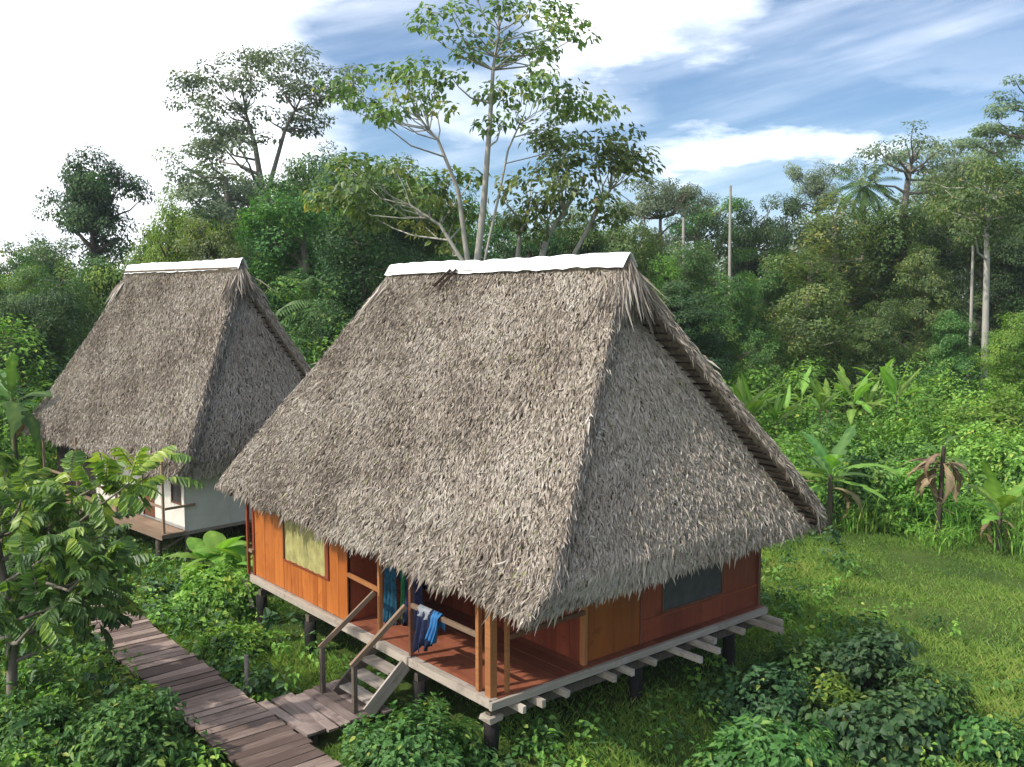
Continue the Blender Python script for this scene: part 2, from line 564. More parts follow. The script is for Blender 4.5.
def grow(trunk, radii, C, rng, rb=0.05, sag=0.12, cap=0.55, low=0.12):
    """trunk polyline with radii, then a limb from the nearest fitting node to each cluster centre"""
    T = Tubes(7)
    trunk = [np.asarray(p, float) for p in trunk]
    nodes, nr = [], []
    for i in range(len(trunk) - 1):
        T.seg(trunk[i], trunk[i + 1], radii[i], radii[i + 1])
        for f in (0.0, 0.33, 0.66):
            nodes.append(trunk[i] * (1 - f) + trunk[i + 1] * f)
            nr.append(radii[i] * (1 - f) + radii[i + 1] * f)
    nodes.append(trunk[-1])
    nr.append(radii[-1])
    lo = trunk[0][2] + (trunk[-1][2] - trunk[0][2]) * low
    C = np.asarray(C, float)
    order = np.argsort([min(np.linalg.norm(c - n_) for n_ in nodes) for c in C])
    for i in order:
        c = C[i]
        A = np.array(nodes)
        d = np.linalg.norm(A - c, axis=1)
        rise = c[2] - A[:, 2]
        cost = d + np.where(rise < 0.35 * d, 0.9 * (0.35 * d - rise), 0) + np.where(A[:, 2] < lo, 50, 0) + 0.15 / (np.array(nr) + 0.02)
        j = int(np.argmin(cost))
        p, r = A[j], nr[j]
        m1 = p * 0.6 + c * 0.4 + np.array([0, 0, -sag * d[j] * 0.5]) + rng.normal(0, 0.05 * d[j], 3)
        m2 = p * 0.25 + c * 0.75 + np.array([0, 0, -sag * d[j] * 0.3]) + rng.normal(0, 0.05 * d[j], 3)
        r0 = min(r * cap, rb + 0.012 * d[j])
        T.path([p, m1, m2, c], r0, max(0.25 * r0, 0.012))
        nodes += [m1, m2, c]
        nr += [r0 * 0.75, r0 * 0.5, max(0.3 * r0, 0.012)]
    return T


# ------------------------------------------------------------------ ground
def build_ground():
    n = 120
    g = np.linspace(-1, 1, n)
    g = np.sign(g) * np.abs(g) ** 2.2 * 700
    X, Y = np.meshgrid(g, g)
    Y = Y + 30
    Z = 0.05 * np.sin(X * 0.7) * np.cos(Y * 0.53) + 0.03 * np.sin(X * 1.9 + Y * 1.3)
    Z -= 0.08
    V = np.stack([X, Y, Z], -1).reshape(-1, 3)
    i = np.arange(n - 1)
    I, J = np.meshgrid(i, i)
    a = (J * n + I).ravel()
    F = np.stack([a, a + 1, a + n + 1, a + n], 1)
    o = link('ground', mesh_np('ground', V, F, M['ground'], None, True))
    tag(o, kind='structure')


build_ground()

# ------------------------------------------------------------------ the two thatched stilt houses
# local axes: x across the house (t), y along the ridge (s), z up
H1 = dict(C=(-0.328, 13.798, 0.0), th=0.695, L=8.227, B=6.772, zf=0.968)
H2 = dict(C=(-8.598, 24.706, 0.0), th=0.80, L=8.736, B=4.65, zf=0.80)


def house_point(H, s, t, z):
    c, sn = math.cos(H['th']), math.sin(H['th'])
    return Vector((H['C'][0] + t * c - s * sn, H['C'][1] + t * sn + s * c, z))


def house_st(H, X, Y):
    c, sn = math.cos(H['th']), math.sin(H['th'])
    dx, dy = X - H['C'][0], Y - H['C'][1]
    return -dx * sn + dy * c, dx * c + dy * sn          # s, t


class Roof:
    def __init__(self, B, ov, ze0, ze1, L, zr, vR, vL, eR, eL, sag=0.10, seed=3):
        self.B, self.ov, self.ze0, self.ze1, self.L, self.zr, self.sag = B, ov, ze0, ze1, L, zr, sag
        self.vR, self.vL, self.eR, self.eL = vR, vL, eR, eL
        self.rng = np.random.default_rng(seed)

    def cur(self, c, b):
        return np.interp(b, [x[0] for x in c], [x[1] for x in c])

    def slope(self, side, s, b, off=0.0):
        """point on the outer face of a main slope; side 0 front, 1 back"""
        ze = self.ze0 + (self.ze1 - self.ze0) * np.clip(s / self.L, -0.2, 1.2)
        if side:
            ze = ze + 0.24
        t = -self.ov + (self.B / 2 + self.ov) * b
        z = ze + (self.zr - ze) * b - self.sag * np.sin(np.pi * b) + 0.05 * np.sin(s * 1.7 + b * 5) * b * (1 - b) * 2
        wv = 0.035 * np.sin(s * 2.3 + 1.3) + 0.03 * np.sin(s * 5.1)
        z = z + wv * (1 - b)
        sl = math.atan2(self.zr - self.ze0, self.B / 2 + self.ov)
        t = t + off * math.sin(sl) * 1.0
        z = z - off * math.cos(sl)
        if side:
            t = self.B - t
        return np.stack([t, s, z], -1)

    def main(self, side, a, b, off=0.0):
        s = self.cur(self.vR, b) * (1 - a) + self.cur(self.vL, b) * a
        if side:
            s = s + np.where(a < 0.5, -0.05, 0.05) * np.clip(b * 6 - 0.3, -1.5, 1) * np.abs(1 - 2 * a)
        return self.slope(side, s, b, off)

    def end(self, which, a, b, off=0.0):
        """end panel between the two main slopes; which 0 near end, 1 far end"""
        sgn = 1 if which == 0 else -1
        sn = self.cur(self.vR if which == 0 else self.vL, b) + sgn * (off + 0.10)
        se = self.cur(self.eR if which == 0 else self.eL, b) + sgn * off
        P = self.slope(0, sn, b, 0.08)
        Q = self.slope(1, se, b, 0.10)
        X = P * (1 - a[..., None]) + Q * a[..., None]
        ex = (1 - b) ** 3
        X[..., 2] = X[..., 2] - off * 0.5 + 0.0 * ex
        return X

    def slab(self, fn, na, nb, thick, b0=0.0, b1=1.0):
        a, b = np.meshgrid(np.linspace(0, 1, na), np.linspace(b0, b1, nb))
        top, bot = fn(a, b, 0.06), fn(a, b, thick)
        V = np.concatenate([top.reshape(-1, 3), bot.reshape(-1, 3)])
        n = na * nb
        F = []
        for j in range(nb - 1):
            for i in range(na - 1):
                q = j * na + i
                F.append((q, q + 1, q + na + 1, q + na))
                F.append((n + q, n + q + na, n + q + na + 1, n + q + 1))
        rim = [j * na for j in range(nb)], [j * na + na - 1 for j in range(nb)], list(range(na)), [(nb - 1) * na + i for i in range(na)]
        for r in rim:
            for i in range(len(r) - 1):
                F.append((r[i], r[i + 1], n + r[i + 1], n + r[i]))
        return V, np.array(F)

    def blades(self, LV, fn, rows, per_m, width_m, length, wid, b0=0.0, b1=1.0, edge=0.0, ang=0.33, lift=(0.03, 0.22), shift=0.0, tb=0.0):
        rng = self.rng
        bs, as_ = [], []
        for r in np.linspace(b0, b1, rows):
            m = int(per_m * width_m(r)) + 1
            as_.append(rng.uniform(-edge, 1 + edge, m))
            bs.append(np.clip(r + rng.normal(0, (b1 - b0) / rows * 0.8, m), b0, b1 + 0.0))
        a, b = np.concatenate(as_), np.concatenate(bs)
        e = 0.01
        ac = np.clip(a, 0, 1)
        P = fn(ac, b, 0.015)
        Pb = fn(ac, np.clip(b - e, -0.2, 1), 0.015)
        bb = b - e
        D = norm(P - Pb) * -1
        Pa = fn(np.clip(ac + 0.005, 0, 1.01), b, 0.03) - fn(np.clip(ac - 0.005, -0.01, 1), b, 0.03)
        A = norm(Pa)
        N = norm(np.cross(A, D))
        N = np.where(N[:, 2:3] < 0, -N, N)
        n = len(a)
        al = rng.normal(shift, ang, n)
        D2 = D * np.cos(al)[:, None] + A * np.sin(al)[:, None]
        li = rng.uniform(*lift, n)
        D2 = norm(D2 + N * li[:, None])
        N2 = norm(N + rng.normal(0, 0.35, (n, 3)))
        pat = 0.09 * np.sin(P[:, 1] * 0.9 + P[:, 2] * 1.7) + 0.07 * np.sin(P[:, 1] * 2.7 - P[:, 2] * 3.1 + 1) + 0.035 * np.sin(P[:, 2] * 9 + P[:, 1] * .6)
        ti = 0.60 + tb + pat + rng.normal(0, 0.12, n)
        ti = np.where(rng.random(n) < 0.05, rng.uniform(0.08, 0.35, n), ti)
        ti = np.where(rng.random(n) < 0.02, 1.0, np.clip(ti, 0.02, 0.93))
        Ln = length * rng.uniform(0.5, 1.2, n) ** 1.0 * np.where(rng.random(n) < 0.08, 1.7, 1.0)
        LV.add(P, D2, N2, Ln, wid * rng.uniform(0.6, 1.5, n), ti, 0.45, 0.15, 0.18)


def build_roof(root, rf, dens, mat_front, mat_end):
    """roof part with its laths, sheets and thatch"""
    bm_V, bm_F, k = [], [], 0
    for fn, na, nb, th, b1 in ((lambda a, b, o: rf.main(0, a, b, o), 40, 14, 0.20, 1.0),
                               (lambda a, b, o: rf.main(1, a, b, o), 40, 14, 0.20, 1.0),
                               (lambda a, b, o: rf.end(0, a, b, o), 24, 12, 0.16, 0.86),
                               (lambda a, b, o: rf.end(1, a, b, o), 24, 12, 0.16, 0.86)):
        V, F = rf.slab(fn, na, nb, th, 0.0, b1)
        bm_V.append(V)
        bm_F.append(F + k)
        k += len(V)
    roof = link('thatched_roof', mesh_np('thatched_roof', np.concatenate(bm_V), np.concatenate(bm_F), M['core']), root)
    wl = lambda b: rf.cur(rf.vL, b) - rf.cur(rf.vR, b)
    we = lambda b: (rf.B + 2 * rf.ov) * (1 - b) + 0.3
    front = lambda a, b, o: rf.main(0, a, b, o)
    back = lambda a, b, o: rf.main(1, a, b, o)
    e0 = lambda a, b, o: rf.end(0, a, b, o)
    e1 = lambda a, b, o: rf.end(1, a, b, o)
    for fn, wm, rows, pm, b1, mt, sh, tb in ((front, wl, 74, 17, 0.985, mat_front, -0.10, 0.0), (back, wl, 60, 11, 0.985, mat_front, 0.1, 0),
                                             (e0, we, 66, 19, 0.84, mat_end, 0.05, 0.0), (e1, we, 40, 10, 0.84, mat_end, 0, 0)):
        LV = Leaves()
        rf.blades(LV, fn, int(rows * dens * 1.4), pm * dens * 1.8, wm, 0.20, 0.040, 0.0, b1, 0, 0.34, (0.03, 0.17), sh, tb)
        rf.blades(LV, fn, int(rows * dens * 0.8), pm * dens * 1.0, wm, 0.15, 0.026, 0.0, b1, 0, 0.55, (0.10, 0.40), sh, tb + 0.04)
        # hanging fringe at the eave
        rng = rf.rng
        a = rng.uniform(0, 1, int(260 * wm(0) * dens))
        b = rng.uniform(0, 0.035, len(a))
        off = rng.uniform(0.0, 0.2, len(a))
        P = fn(a, b, 0.0) * (1 - off / 0.2)[:, None] + fn(a, b, 0.2) * (off / 0.2)[:, None]
        tang = fn(np.clip(a + 0.01, 0, 1.01), b, 0) - fn(np.clip(a - 0.01, -0.01, 1), b, 0)
        tang = norm(tang)
        outw = fn(a, np.zeros_like(b), 0) - fn(a, np.full_like(b, 0.05), 0)
        outw = norm(outw)
        D = norm(np.array([0, 0, -1.0]) + outw * 0.45 + tang * rng.normal(0, 0.3, len(a))[:, None] + rng.normal(0, .14, (len(a), 3)))
        N = norm(outw * 0.8 + np.array([0, 0, 0.7]) + rng.normal(0, 0.35, (len(a), 3)))
        LV.add(P, D, N, rng.uniform(0.07, 0.19, len(a)), rng.uniform(0.018, 0.038, len(a)), np.clip(0.42 + rng.normal(0, 0.2, len(a)), 0, .93), 0.4)
        o = link('thatch', LV.mesh('thatch', mt), roof)
        tag(o, kind='stuff')
    # ragged verge blades along both ends of both slopes
    LV = Leaves()
    rng = rf.rng
    for side in (0, 1):
        for a0, sg in ((0.0, -1), (1.0, 1)):
            n = int(2600 * dens)
            b = rng.uniform(0.0, 0.99, n)
            a = np.full(n, a0)
            k_ = rng.uniform(0, 1, n)[:, None]
            P = rf.main(side, a, b, 0.0) * (1 - k_) + rf.main(side, a, b, 0.2) * k_
            dn = norm(rf.main(side, a, np.clip(b - 0.02, -.1, 1), 0.0) - rf.main(side, a, b, 0.0))
            D = norm(dn * 0.9 + np.array([0, sg * (0.15 if side == 0 else 0.32), -0.15]) + rng.normal(0, 0.22, (n, 3)))
            N = norm(np.array([0, sg * 0.6, 0.6]) + rng.normal(0, 0.4, (n, 3)))
            LV.add(P - D * 0.06, D, N, rng.uniform(0.10, 0.28, n), rng.uniform(0.018, 0.042, n), np.clip(0.5 + rng.normal(0, 0.2, n), 0, .93), 0.4)
    # matted tufts hanging from the ends of the ridge
    for sE, sg in ((rf.cur(rf.vR, 1.0), -1), (rf.cur(rf.vL, 1.0), 1)):
        n = int(420 * dens)
        tt = rng.normal(0, 0.16, n)
        P = np.stack([rf.B / 2 + tt, sE + rng.uniform(-0.10, 0.25, n) * -sg, rf.zr - np.abs(tt) * 1.3 + rng.uniform(-0.10, 0.04, n)], 1)
        D = norm(np.stack([tt * 1.5, np.full(n, sg * 0.42), np.full(n, -1.0)], 1) + rng.normal(0, 0.16, (n, 3)))
        N = norm(np.array([0, sg * 1.0, 0.4]) + rng.normal(0, 0.4, (n, 3)))
        LV.add(P, D, N, rng.uniform(0.4, 1.05, n), rng.uniform(0.03, 0.06, n), np.clip(0.5 + rng.normal(0, 0.2, n), 0, .93), 0.4, 0.15, 0.1)
    tag(link('thatch', LV.mesh('thatch', mat_end), roof), kind='stuff')
    # laths under the overhanging back slope
    nb = 36
    for i in range(nb):
        b = 0.03 + 0.93 * i / (nb - 1)
        s0 = float(rf.cur(rf.vR, b)) + 0.02
        s1 = s0 + 0.95
        p0 = rf.slope(1, np.array([s0 + random.uniform(0, 0.08)]), np.array([b]), 0.245)[0]
        p1 = rf.slope(1, np.array([s1]), np.array([b]), 0.245)[0]
        beam('lath', p0, p1, 0.04, 0.03, M['under'], roof, 0.003)
    return roof


def ridge_sheet(roof, rf, s0, s1, drop, lift):
    """folded sheet over the ridge"""
    t = math.atan2(rf.zr - rf.ze0, rf.B / 2 + rf.ov)
    w_ = drop
    prof = [(-w_ * math.cos(t) * 1.02, -w_ * math.sin(t) + 0.02), (-0.05, -0.02), (0, 0.02), (0.05, -0.02), (w_ * math.cos(t) * 1.02, -w_ * math.sin(t) + 0.02)]
    n = 22
    V, F = [], []
    for i in range(n):
        s = s0 + (s1 - s0) * i / (n - 1)
        for j, (x, z) in enumerate(prof):
            wz = 0.008 * math.sin(s * 9.0 + j) + 0.014 * math.sin(s * 1.3) + (random.gauss(0, 0.009) if j in (0, 4) else random.gauss(0, 0.004))
            V.append((rf.B / 2 + x, s, rf.zr + lift + z + wz))
    m = len(prof)
    for i in range(n - 1):
        for j in range(m - 1):
            F.append((i * m + j, i * m + j + 1, (i + 1) * m + j + 1, (i + 1) * m + j))
    o = link('metal_sheet', mesh_np('metal_sheet', V, F, M['sheet']), roof)
    md = o.modifiers.new('thickness', 'SOLIDIFY')
    md.thickness = 0.006
    return o


def boards(wall, axis, a0, a1, fixed, z0, z1, w_, mat, out, thick=0.022, gap=0.006):
    """vertical boards side by side; axis 'y': along s at x = fixed, 'x': along t at y = fixed"""
    a = a0
    while a < a1 - 0.02:
        b = min(a + w_ * random.uniform(0.92, 1.08), a1)
        d = random.uniform(0, 0.006) * out
        lo, hi = sorted((fixed + d, fixed + d + thick * out))
        if axis == 'y':
            box('board', lo, hi, a + gap / 2, b - gap / 2, z0 + random.uniform(0, .01), z1, mat, wall, 0.0008)
        else:
            box('board', a + gap / 2, b - gap / 2, lo, hi, z0 + random.uniform(0, .01), z1, mat, wall, 0.0008)
        a = b


def cloth(name, w_, h_, mat, loc, rz, seed, folds=3.0, amp=0.05, parent=None, taper=0.0, back=0.35):
    """cloth folded over a rail: front flap, fold, short back flap"""
    rng = np.random.default_rng(seed)
    nx, nz = 18, 16
    ph = rng.uniform(0, 6, 3)
    V, F = [], []
    for j in range(nz + 1):
        f = j / nz
        for i in range(nx + 1):
            x = (i / nx - 0.5)
            if f < back / (1 + back):
                g = 1 - f / (back / (1 + back))
                d, y = g * back, 0.035
            else:
                g = (f - back / (1 + back)) / (1 - back / (1 + back))
                d, y = g, -0.035
            hem = 1 + 0.10 * math.sin(x * 7 + ph[0])
            am = amp * (0.25 + d)
            yy = y + am * math.sin(x * folds * 6.28 + ph[1] + d * 0.8) * (1 if y < 0 else 0.4) - (0.02 + am if y < 0 else -0.02)
            V.append((x * w_ * (1 - taper * d) + 0.02 * math.sin(d * 5 + ph[2]), yy if d > 0.02 else 0.0, 0.035 * (1 - min(1, d * 8)) - d * h_ * hem))
    for j in range(nz):
        for i in range(nx):
            q = j * (nx + 1) + i
            F.append((q, q + 1, q + nx + 2, q + nx + 1))
    o = link(name, mesh_np(name, V, F, mat, None, True), parent, loc, rz)
    md = o.modifiers.new('thickness', 'SOLIDIFY')
    md.thickness = 0.008
    return o


def house_one():
    H = H1
    L, B, zf = H['L'], H['B'], H['zf']
    root = empty('stilt_house', H['C'], H['th'])
    tag(root, 'large thatched house on stilts with orange and red walls, nearest the camera', 'house')
    # roof
    vR = [(-0.05, -1.08), (0, -1.14), (0.08, -1.26), (0.2, -1.06), (0.36, -0.72), (0.5, -0.42), (0.68, -0.08), (0.82, 0.2), (0.95, 0.42), (1, 0.5)]
    vL = [(-0.05, 9.30), (0, 9.36), (0.06, 9.38), (0.26, 9.06), (0.5, 8.64), (0.73, 8.26), (1, 7.75)]
    eR = [(0, -1.02), (0.04, -0.95), (0.2, -0.62), (0.36, -0.30), (0.58, 0.12), (0.71, 0.44), (0.86, 0.85)]
    eL = [(0, 9.1), (0.2, 8.9), (0.5, 8.3), (0.86, 7.5)]
    rf = Roof(B, 0.26, 2.62, 2.84, L, 7.60, vR, vL, eR, eL, 0.08, 5)
    roof = build_roof(root, rf, 1.0, M['thatch'], M['thatch2'])
    ridge_sheet(roof, rf, 0.42, 4.3, 0.31, 0.085)
    ridge_sheet(roof, rf, 4.15, 7.86, 0.31, 0.07)
    for k in range(2):      # two short sticks left lying over the ridge edge
        p0 = rf.slope(0, np.array([5.1 + 0.2 * k]), np.array([0.97]), -0.10)[0]
        p1 = rf.slope(0, np.array([5.35 + 0.2 * k]), np.array([0.90]), -0.10)[0]
        beam('stick', p0, p1, 0.06, 0.05, M['under'], roof)
    # floor platform
    zt = zf
    fl = box('floor', 0.06, B - 0.05, 0.06, L - 0.02, zt - 0.10, zt - 0.034, M['grey'], root)
    x = 0.03
    for i in range(40):
        if x > B:
            break
        w_ = random.uniform(0.26, 0.34) if i else 0.09
        over = 0.30 if i == 0 else random.uniform(0.0, 0.16)
        box('floor_board', x - B / 2 - 0.005, x + w_ - 0.008 - B / 2 - 0.005, -0.05 - L / 2 - 0.02, L + over - L / 2 - 0.02, 0.037, 0.067 + random.uniform(-.002, .002), M['floor'] if i else M['grey'], fl, 0.001)
        x += w_
    box('rim_board', -0.035, 0.028, -0.03, L + 0.05, zt - 0.125, zt - 0.006, M['rim'], root, 0.004)
    box('rim_board', -0.06, B + 0.02, -0.115, -0.052, zt - 0.13, zt - 0.012, M['pale'], root, 0.004)
    # joists poking out past the end
    for t_, ex in ((0.45, 0.17), (0.82, 0.19), (1.35, 0.17), (2.35, 0.22), (2.75, 0.24), (3.35, 0.20), (4.05, 0.62), (4.62, 0.55), (4.95, 0.2), (5.75, 0.24), (6.35, 0.66), (6.72, 0.4)):
        beam('joist', (t_, -0.1 - ex, zt - 0.20), (t_, L - 0.1, zt - 0.20), 0.075, 0.11, M['pale'], root, 0.004)
    for s_ in (0.12, 2.05, 5.85, 8.0):
        beam('bearer', (0.05, s_, zt - 0.325), (B - 0.1, s_, zt - 0.325), 0.12, 0.13, M['stiltg'], root, 0.004)
    # stilts
    for s_, t_ in [(0.12, 0.12), (2.05, 0.12), (5.85, 0.12), (8.0, 0.12), (0.2, 3.4), (0.2, 6.0), (2.6, 3.4), (5.85, 3.4), (8.0, 3.4), (2.6, 6.2), (5.85, 6.2), (8.0, 6.4)]:
        pole('stilt', (t_, s_, -0.35), (t_ + random.uniform(-.02, .02), s_, zt - 0.385), 0.125, 0.115, M['stilt'], root, 9, 0.008)
    box('post_cap', -0.01, 0.25, -0.01, 0.25, zt - 0.384, zt - 0.30, M['pale'], root, 0.006)
    beam('brace', (0.05, 8.35, zt - 0.75), (0.06, 8.75, zt - 0.2), 0.06, 0.08, M['grey'], root)
    # front wall with the curtained window
    z1 = 2.95
    wf = box('wall', 0.10, 0.16, 4.30, 8.20, zt + 0.001, zt + 0.06, M['red'], root)

    def bl(wl, *a, **k):            # boards are children of the wall: shift into its frame
        n0 = len(wl.children)
        boards(wl, *a, **k)
        for ch in list(wl.children)[n0:]:
            ch.location = Vector(ch.location) - Vector(wl.location)
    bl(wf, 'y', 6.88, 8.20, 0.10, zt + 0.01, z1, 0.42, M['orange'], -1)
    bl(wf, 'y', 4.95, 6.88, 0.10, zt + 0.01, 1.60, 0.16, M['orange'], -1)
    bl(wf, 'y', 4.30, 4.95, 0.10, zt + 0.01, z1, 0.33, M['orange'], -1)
    box('corner_strip', 0.055, 0.085, 8.21, 8.30, zt + 0.002, z1, M['red'], root)
    beam('corner_post', (0.02, 8.42, zt), (0.02, 8.42, z1), 0.06, 0.06, M['red'], root)
    beam('corner_rail', (0.03, 8.22, 1.50), (0.03, 8.42, 1.50), 0.05, 0.06, M['rail'], root)
    wn = box('window', 0.060, 0.11, 4.97, 6.86, 1.595, 1.632, M['red'], root, 0.001)
    o = wn.location
    nf = 70
    V, F = [], []
    for i in range(nf + 1):
        f = i / nf
        for k, zz in enumerate((1.633, 2.05, 2.5)):
            V.append((0.085 + 0.012 * math.sin(f * 46 + 0.6 * k) + 0.008 * math.sin(f * 19 + k) - o.x, 5.10 + 1.73 * f - o.y, zz - o.z))
    for i in range(nf):
        for k in range(2):
            q = i * 3 + k
            F.append((q, q + 1, q + 4, q + 3))
    link('screen', mesh_np('screen', V, F, M['screen_y'], None, True), wn)
    box('frame', 0.06 - o.x, 0.12 - o.x, 6.831 - o.y, 6.86 - o.y, 1.634 - o.z, 2.52 - o.z, M['doorb'], wn)
    box('frame', 0.05 - o.x, 0.12 - o.x, 4.97 - o.y, 5.098 - o.y, 1.634 - o.z, 2.52 - o.z, M['red'], wn)
    # veranda walls
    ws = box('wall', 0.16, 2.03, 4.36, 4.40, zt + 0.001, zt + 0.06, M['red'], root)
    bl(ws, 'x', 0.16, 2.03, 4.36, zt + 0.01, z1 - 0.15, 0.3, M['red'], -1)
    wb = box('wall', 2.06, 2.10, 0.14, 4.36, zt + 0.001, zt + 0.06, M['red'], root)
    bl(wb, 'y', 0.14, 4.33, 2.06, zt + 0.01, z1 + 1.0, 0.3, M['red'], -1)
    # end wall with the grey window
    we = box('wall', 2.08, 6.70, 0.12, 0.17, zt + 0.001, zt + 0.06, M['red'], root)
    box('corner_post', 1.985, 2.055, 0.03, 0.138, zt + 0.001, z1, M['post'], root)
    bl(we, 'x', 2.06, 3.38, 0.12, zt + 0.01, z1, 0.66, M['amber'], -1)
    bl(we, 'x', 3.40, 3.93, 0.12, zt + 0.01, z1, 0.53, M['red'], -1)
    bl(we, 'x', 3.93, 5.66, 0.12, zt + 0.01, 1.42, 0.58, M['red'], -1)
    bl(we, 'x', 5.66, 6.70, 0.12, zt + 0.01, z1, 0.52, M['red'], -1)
    box('cover_strip', 3.375, 3.405, 0.075, 0.092, zt + 0.002, z1, M['doorb'], root)
    box('corner_post', 6.70, 6.77, 0.05, 0.14, zt + 0.002, z1, M['doorb'], root)
    box('wall_rail', 3.41, 6.69, 0.078, 0.0905, 1.36, 1.395, M['red'], root)
    wn = box('window', 3.95, 5.64, 0.085, 0.135, 1.405, 1.44, M['doorb'], root, 0.001)
    o = wn.location
    box('screen', 3.98 - o.x, 5.61 - o.x, 0.105 - o.y, 0.113 - o.y, 1.441 - o.z, 2.4 - o.z, M['screen_g'], wn)
    box('frame', 3.95 - o.x, 3.979 - o.x, 0.085 - o.y, 0.135 - o.y, 1.441 - o.z, 2.42 - o.z, M['doorb'], wn)
    box('frame', 5.611 - o.x, 5.64 - o.x, 0.085 - o.y, 0.135 - o.y, 1.441 - o.z, 2.42 - o.z, M['doorb'], wn)
    # unseen outer walls
    wl = box('wall', 0.16, 6.70, 8.15, 8.19, zt + 0.001, zt + 0.06, M['red'], root)
    bl(wl, 'x', 0.20, 6.70, 8.19, zt + 0.01, z1, 0.6, M['red'], 1)
    wk = box('wall', 6.66, 6.70, 0.2, 8.15, zt + 0.001, zt + 0.06, M['red'], root)
    bl(wk, 'y', 0.2, 8.15, 6.70, zt + 0.01, z1, 0.6, M['red'], 1)
    # veranda posts and rails
    zr_ = 1.88
    def vpost(t_, s_, w_, mt, top=3.0):
        beam('veranda_post', (t_, s_, zt), (t_, s_, top), w_, w_, mt, root)
    vpost(0.07, 3.17, 0.065, M['post'])
    vpost(0.07, 2.20, 0.065, M['doorb'])
    vpost(0.07, 0.36, 0.075, M['post'])
    vpost(0.09, 0.09, 0.13, M['post'])
    vpost(0.36, 0.04, 0.06, M['post'])
    rl = beam('railing', (0.06, 3.20, zr_ - 0.02), (0.09, 4.29, zr_), 0.05, 0.07, M['post'], root)
    rl2 = beam('railing', (0.06, 0.40, zr_ - 0.04), (0.06, 2.16, zr_ - 0.03), 0.05, 0.075, M['rail'], root)
    beam('railing', (0.39, 0.03, zr_ - 0.05), (2.0, 0.05, zr_ - 0.02), 0.05, 0.075, M['doorb'], root)
    return root, rf


ROOT1, RF1 = house_one()


def steps_and_clothes():
    H = H1
    zt = H['zf']
    zb = 0.225
    st = empty('entrance_steps', house_point(H, 2.66, -0.02, 0), H['th'])
    tag(st, 'short weathered wooden steps with two sloping handrails leading up to the veranda', 'steps')
    # in st frame: x is t offset (negative = out), y is s offset
    for sy, mt in ((-0.50, 'grey'), (0.50, 'stiltg')):  # left stringer takes darker timber: its shadow is put into the colour
        beam('stringer', (-0.80, sy, zb + 0.02), (-0.06, sy, zt - 0.10), 0.05, 0.24, M[mt], st, 0.004)
    for i, (x_, z_) in enumerate(((-0.20, zt - 0.22), (-0.40, zt - 0.42), (-0.62, zt - 0.60))):
        box('tread', x_ - 0.14, x_ + 0.12, -0.475, 0.475, z_ - 0.02, z_ + 0.02, M['grey'], st, 0.004)
    for sy, dy in ((-0.46, -0.12), (0.51, 0.52)):
        pb = (-0.92, sy + dy * 0.35 + (0.06 if sy > 0 else 0.2), zb - 0.3)
        ptop = (-0.92, pb[1], zb + 0.78)
        beam('handrail_post', pb, ptop, 0.075, 0.075, M['stiltg'], st, 0.003)
        d = Vector((0.07, sy, zt + 0.93)) - Vector((-0.93, pb[1], zb + 0.80))
        beam('handrail', Vector((-0.93, pb[1], zb + 0.815)) - d * 0.04, Vector((-0.02, sy, zt + 0.88)), 0.06, 0.075, M['rail'], st, 0.003)
    # clothes over the railing (rail top at 1.88)
    zr_ = 1.885
    sh = empty('shorts', house_point(H, 1.72, 0.06, zr_), H['th'] + math.pi / 2 - math.pi)
    tag(sh, 'dark navy shorts with a pale waistband hung over the veranda railing', 'shorts')
    cloth('left_leg', 0.22, 0.66, M['navy'], (-0.10, 0, 0), 0, 1, 1.6, 0.05, sh, -0.15, 0.45)
    cloth('right_leg', 0.22, 0.58, M['navy'], (0.12, 0, 0), 0, 2, 1.5, 0.05, sh, -0.1, 0.45)
    cloth('waistband', 0.34, 0.13, M['grey_cloth'], (0.0, 0, 0.012), 0, 3, 2.0, 0.02, sh, 0, 0.8)
    c = cloth('shirt', 0.22, 0.40, M['sky_cloth'], house_point(H, 1.40, 0.06, zr_ + 0.006), H['th'] - math.pi / 2, 4, 2.6, 0.06, None, 0.1, 0.6)
    tag(c, 'bright light blue shirt hung over the railing beside the navy shorts', 'shirt')
    # things hanging further inside
    zl = 2.25
    c = cloth('towel', 0.36, 1.12, M['teal_cloth'], house_point(H, 3.78, 0.75, 2.10), H['th'] - math.pi / 2, 7, 2.8, 0.05, None, 0.1, 0.3)
    tag(c, 'teal blue towel hanging inside the veranda next to the orange wall', 'towel')
    ln = beam('clothes_line', house_point(H, 0.14, 0.75, 2.115), house_point(H, 4.34, 0.75, 2.115), 0.012, 0.012, M['rail'], None)
    tag(ln, 'thin cord strung along the shaded veranda under the thatch', 'clothes line')
    j = empty('jacket', house_point(H, 3.0, 0.75, 2.115), H['th'] - math.pi / 2)
    tag(j, 'dark navy jacket with a green panel hanging in the veranda shade', 'jacket')
    cloth('body', 0.52, 0.95, M['navy'], (0, 0, 0), 0, 9, 2.0, 0.07, j, 0.05, 0.3)
    cloth('panel', 0.12, 0.93, M['green_cloth'], (-0.33, 0.0, 0.0), 0, 10, 1.0, 0.04, j, 0.0, 0.3)


steps_and_clothes()


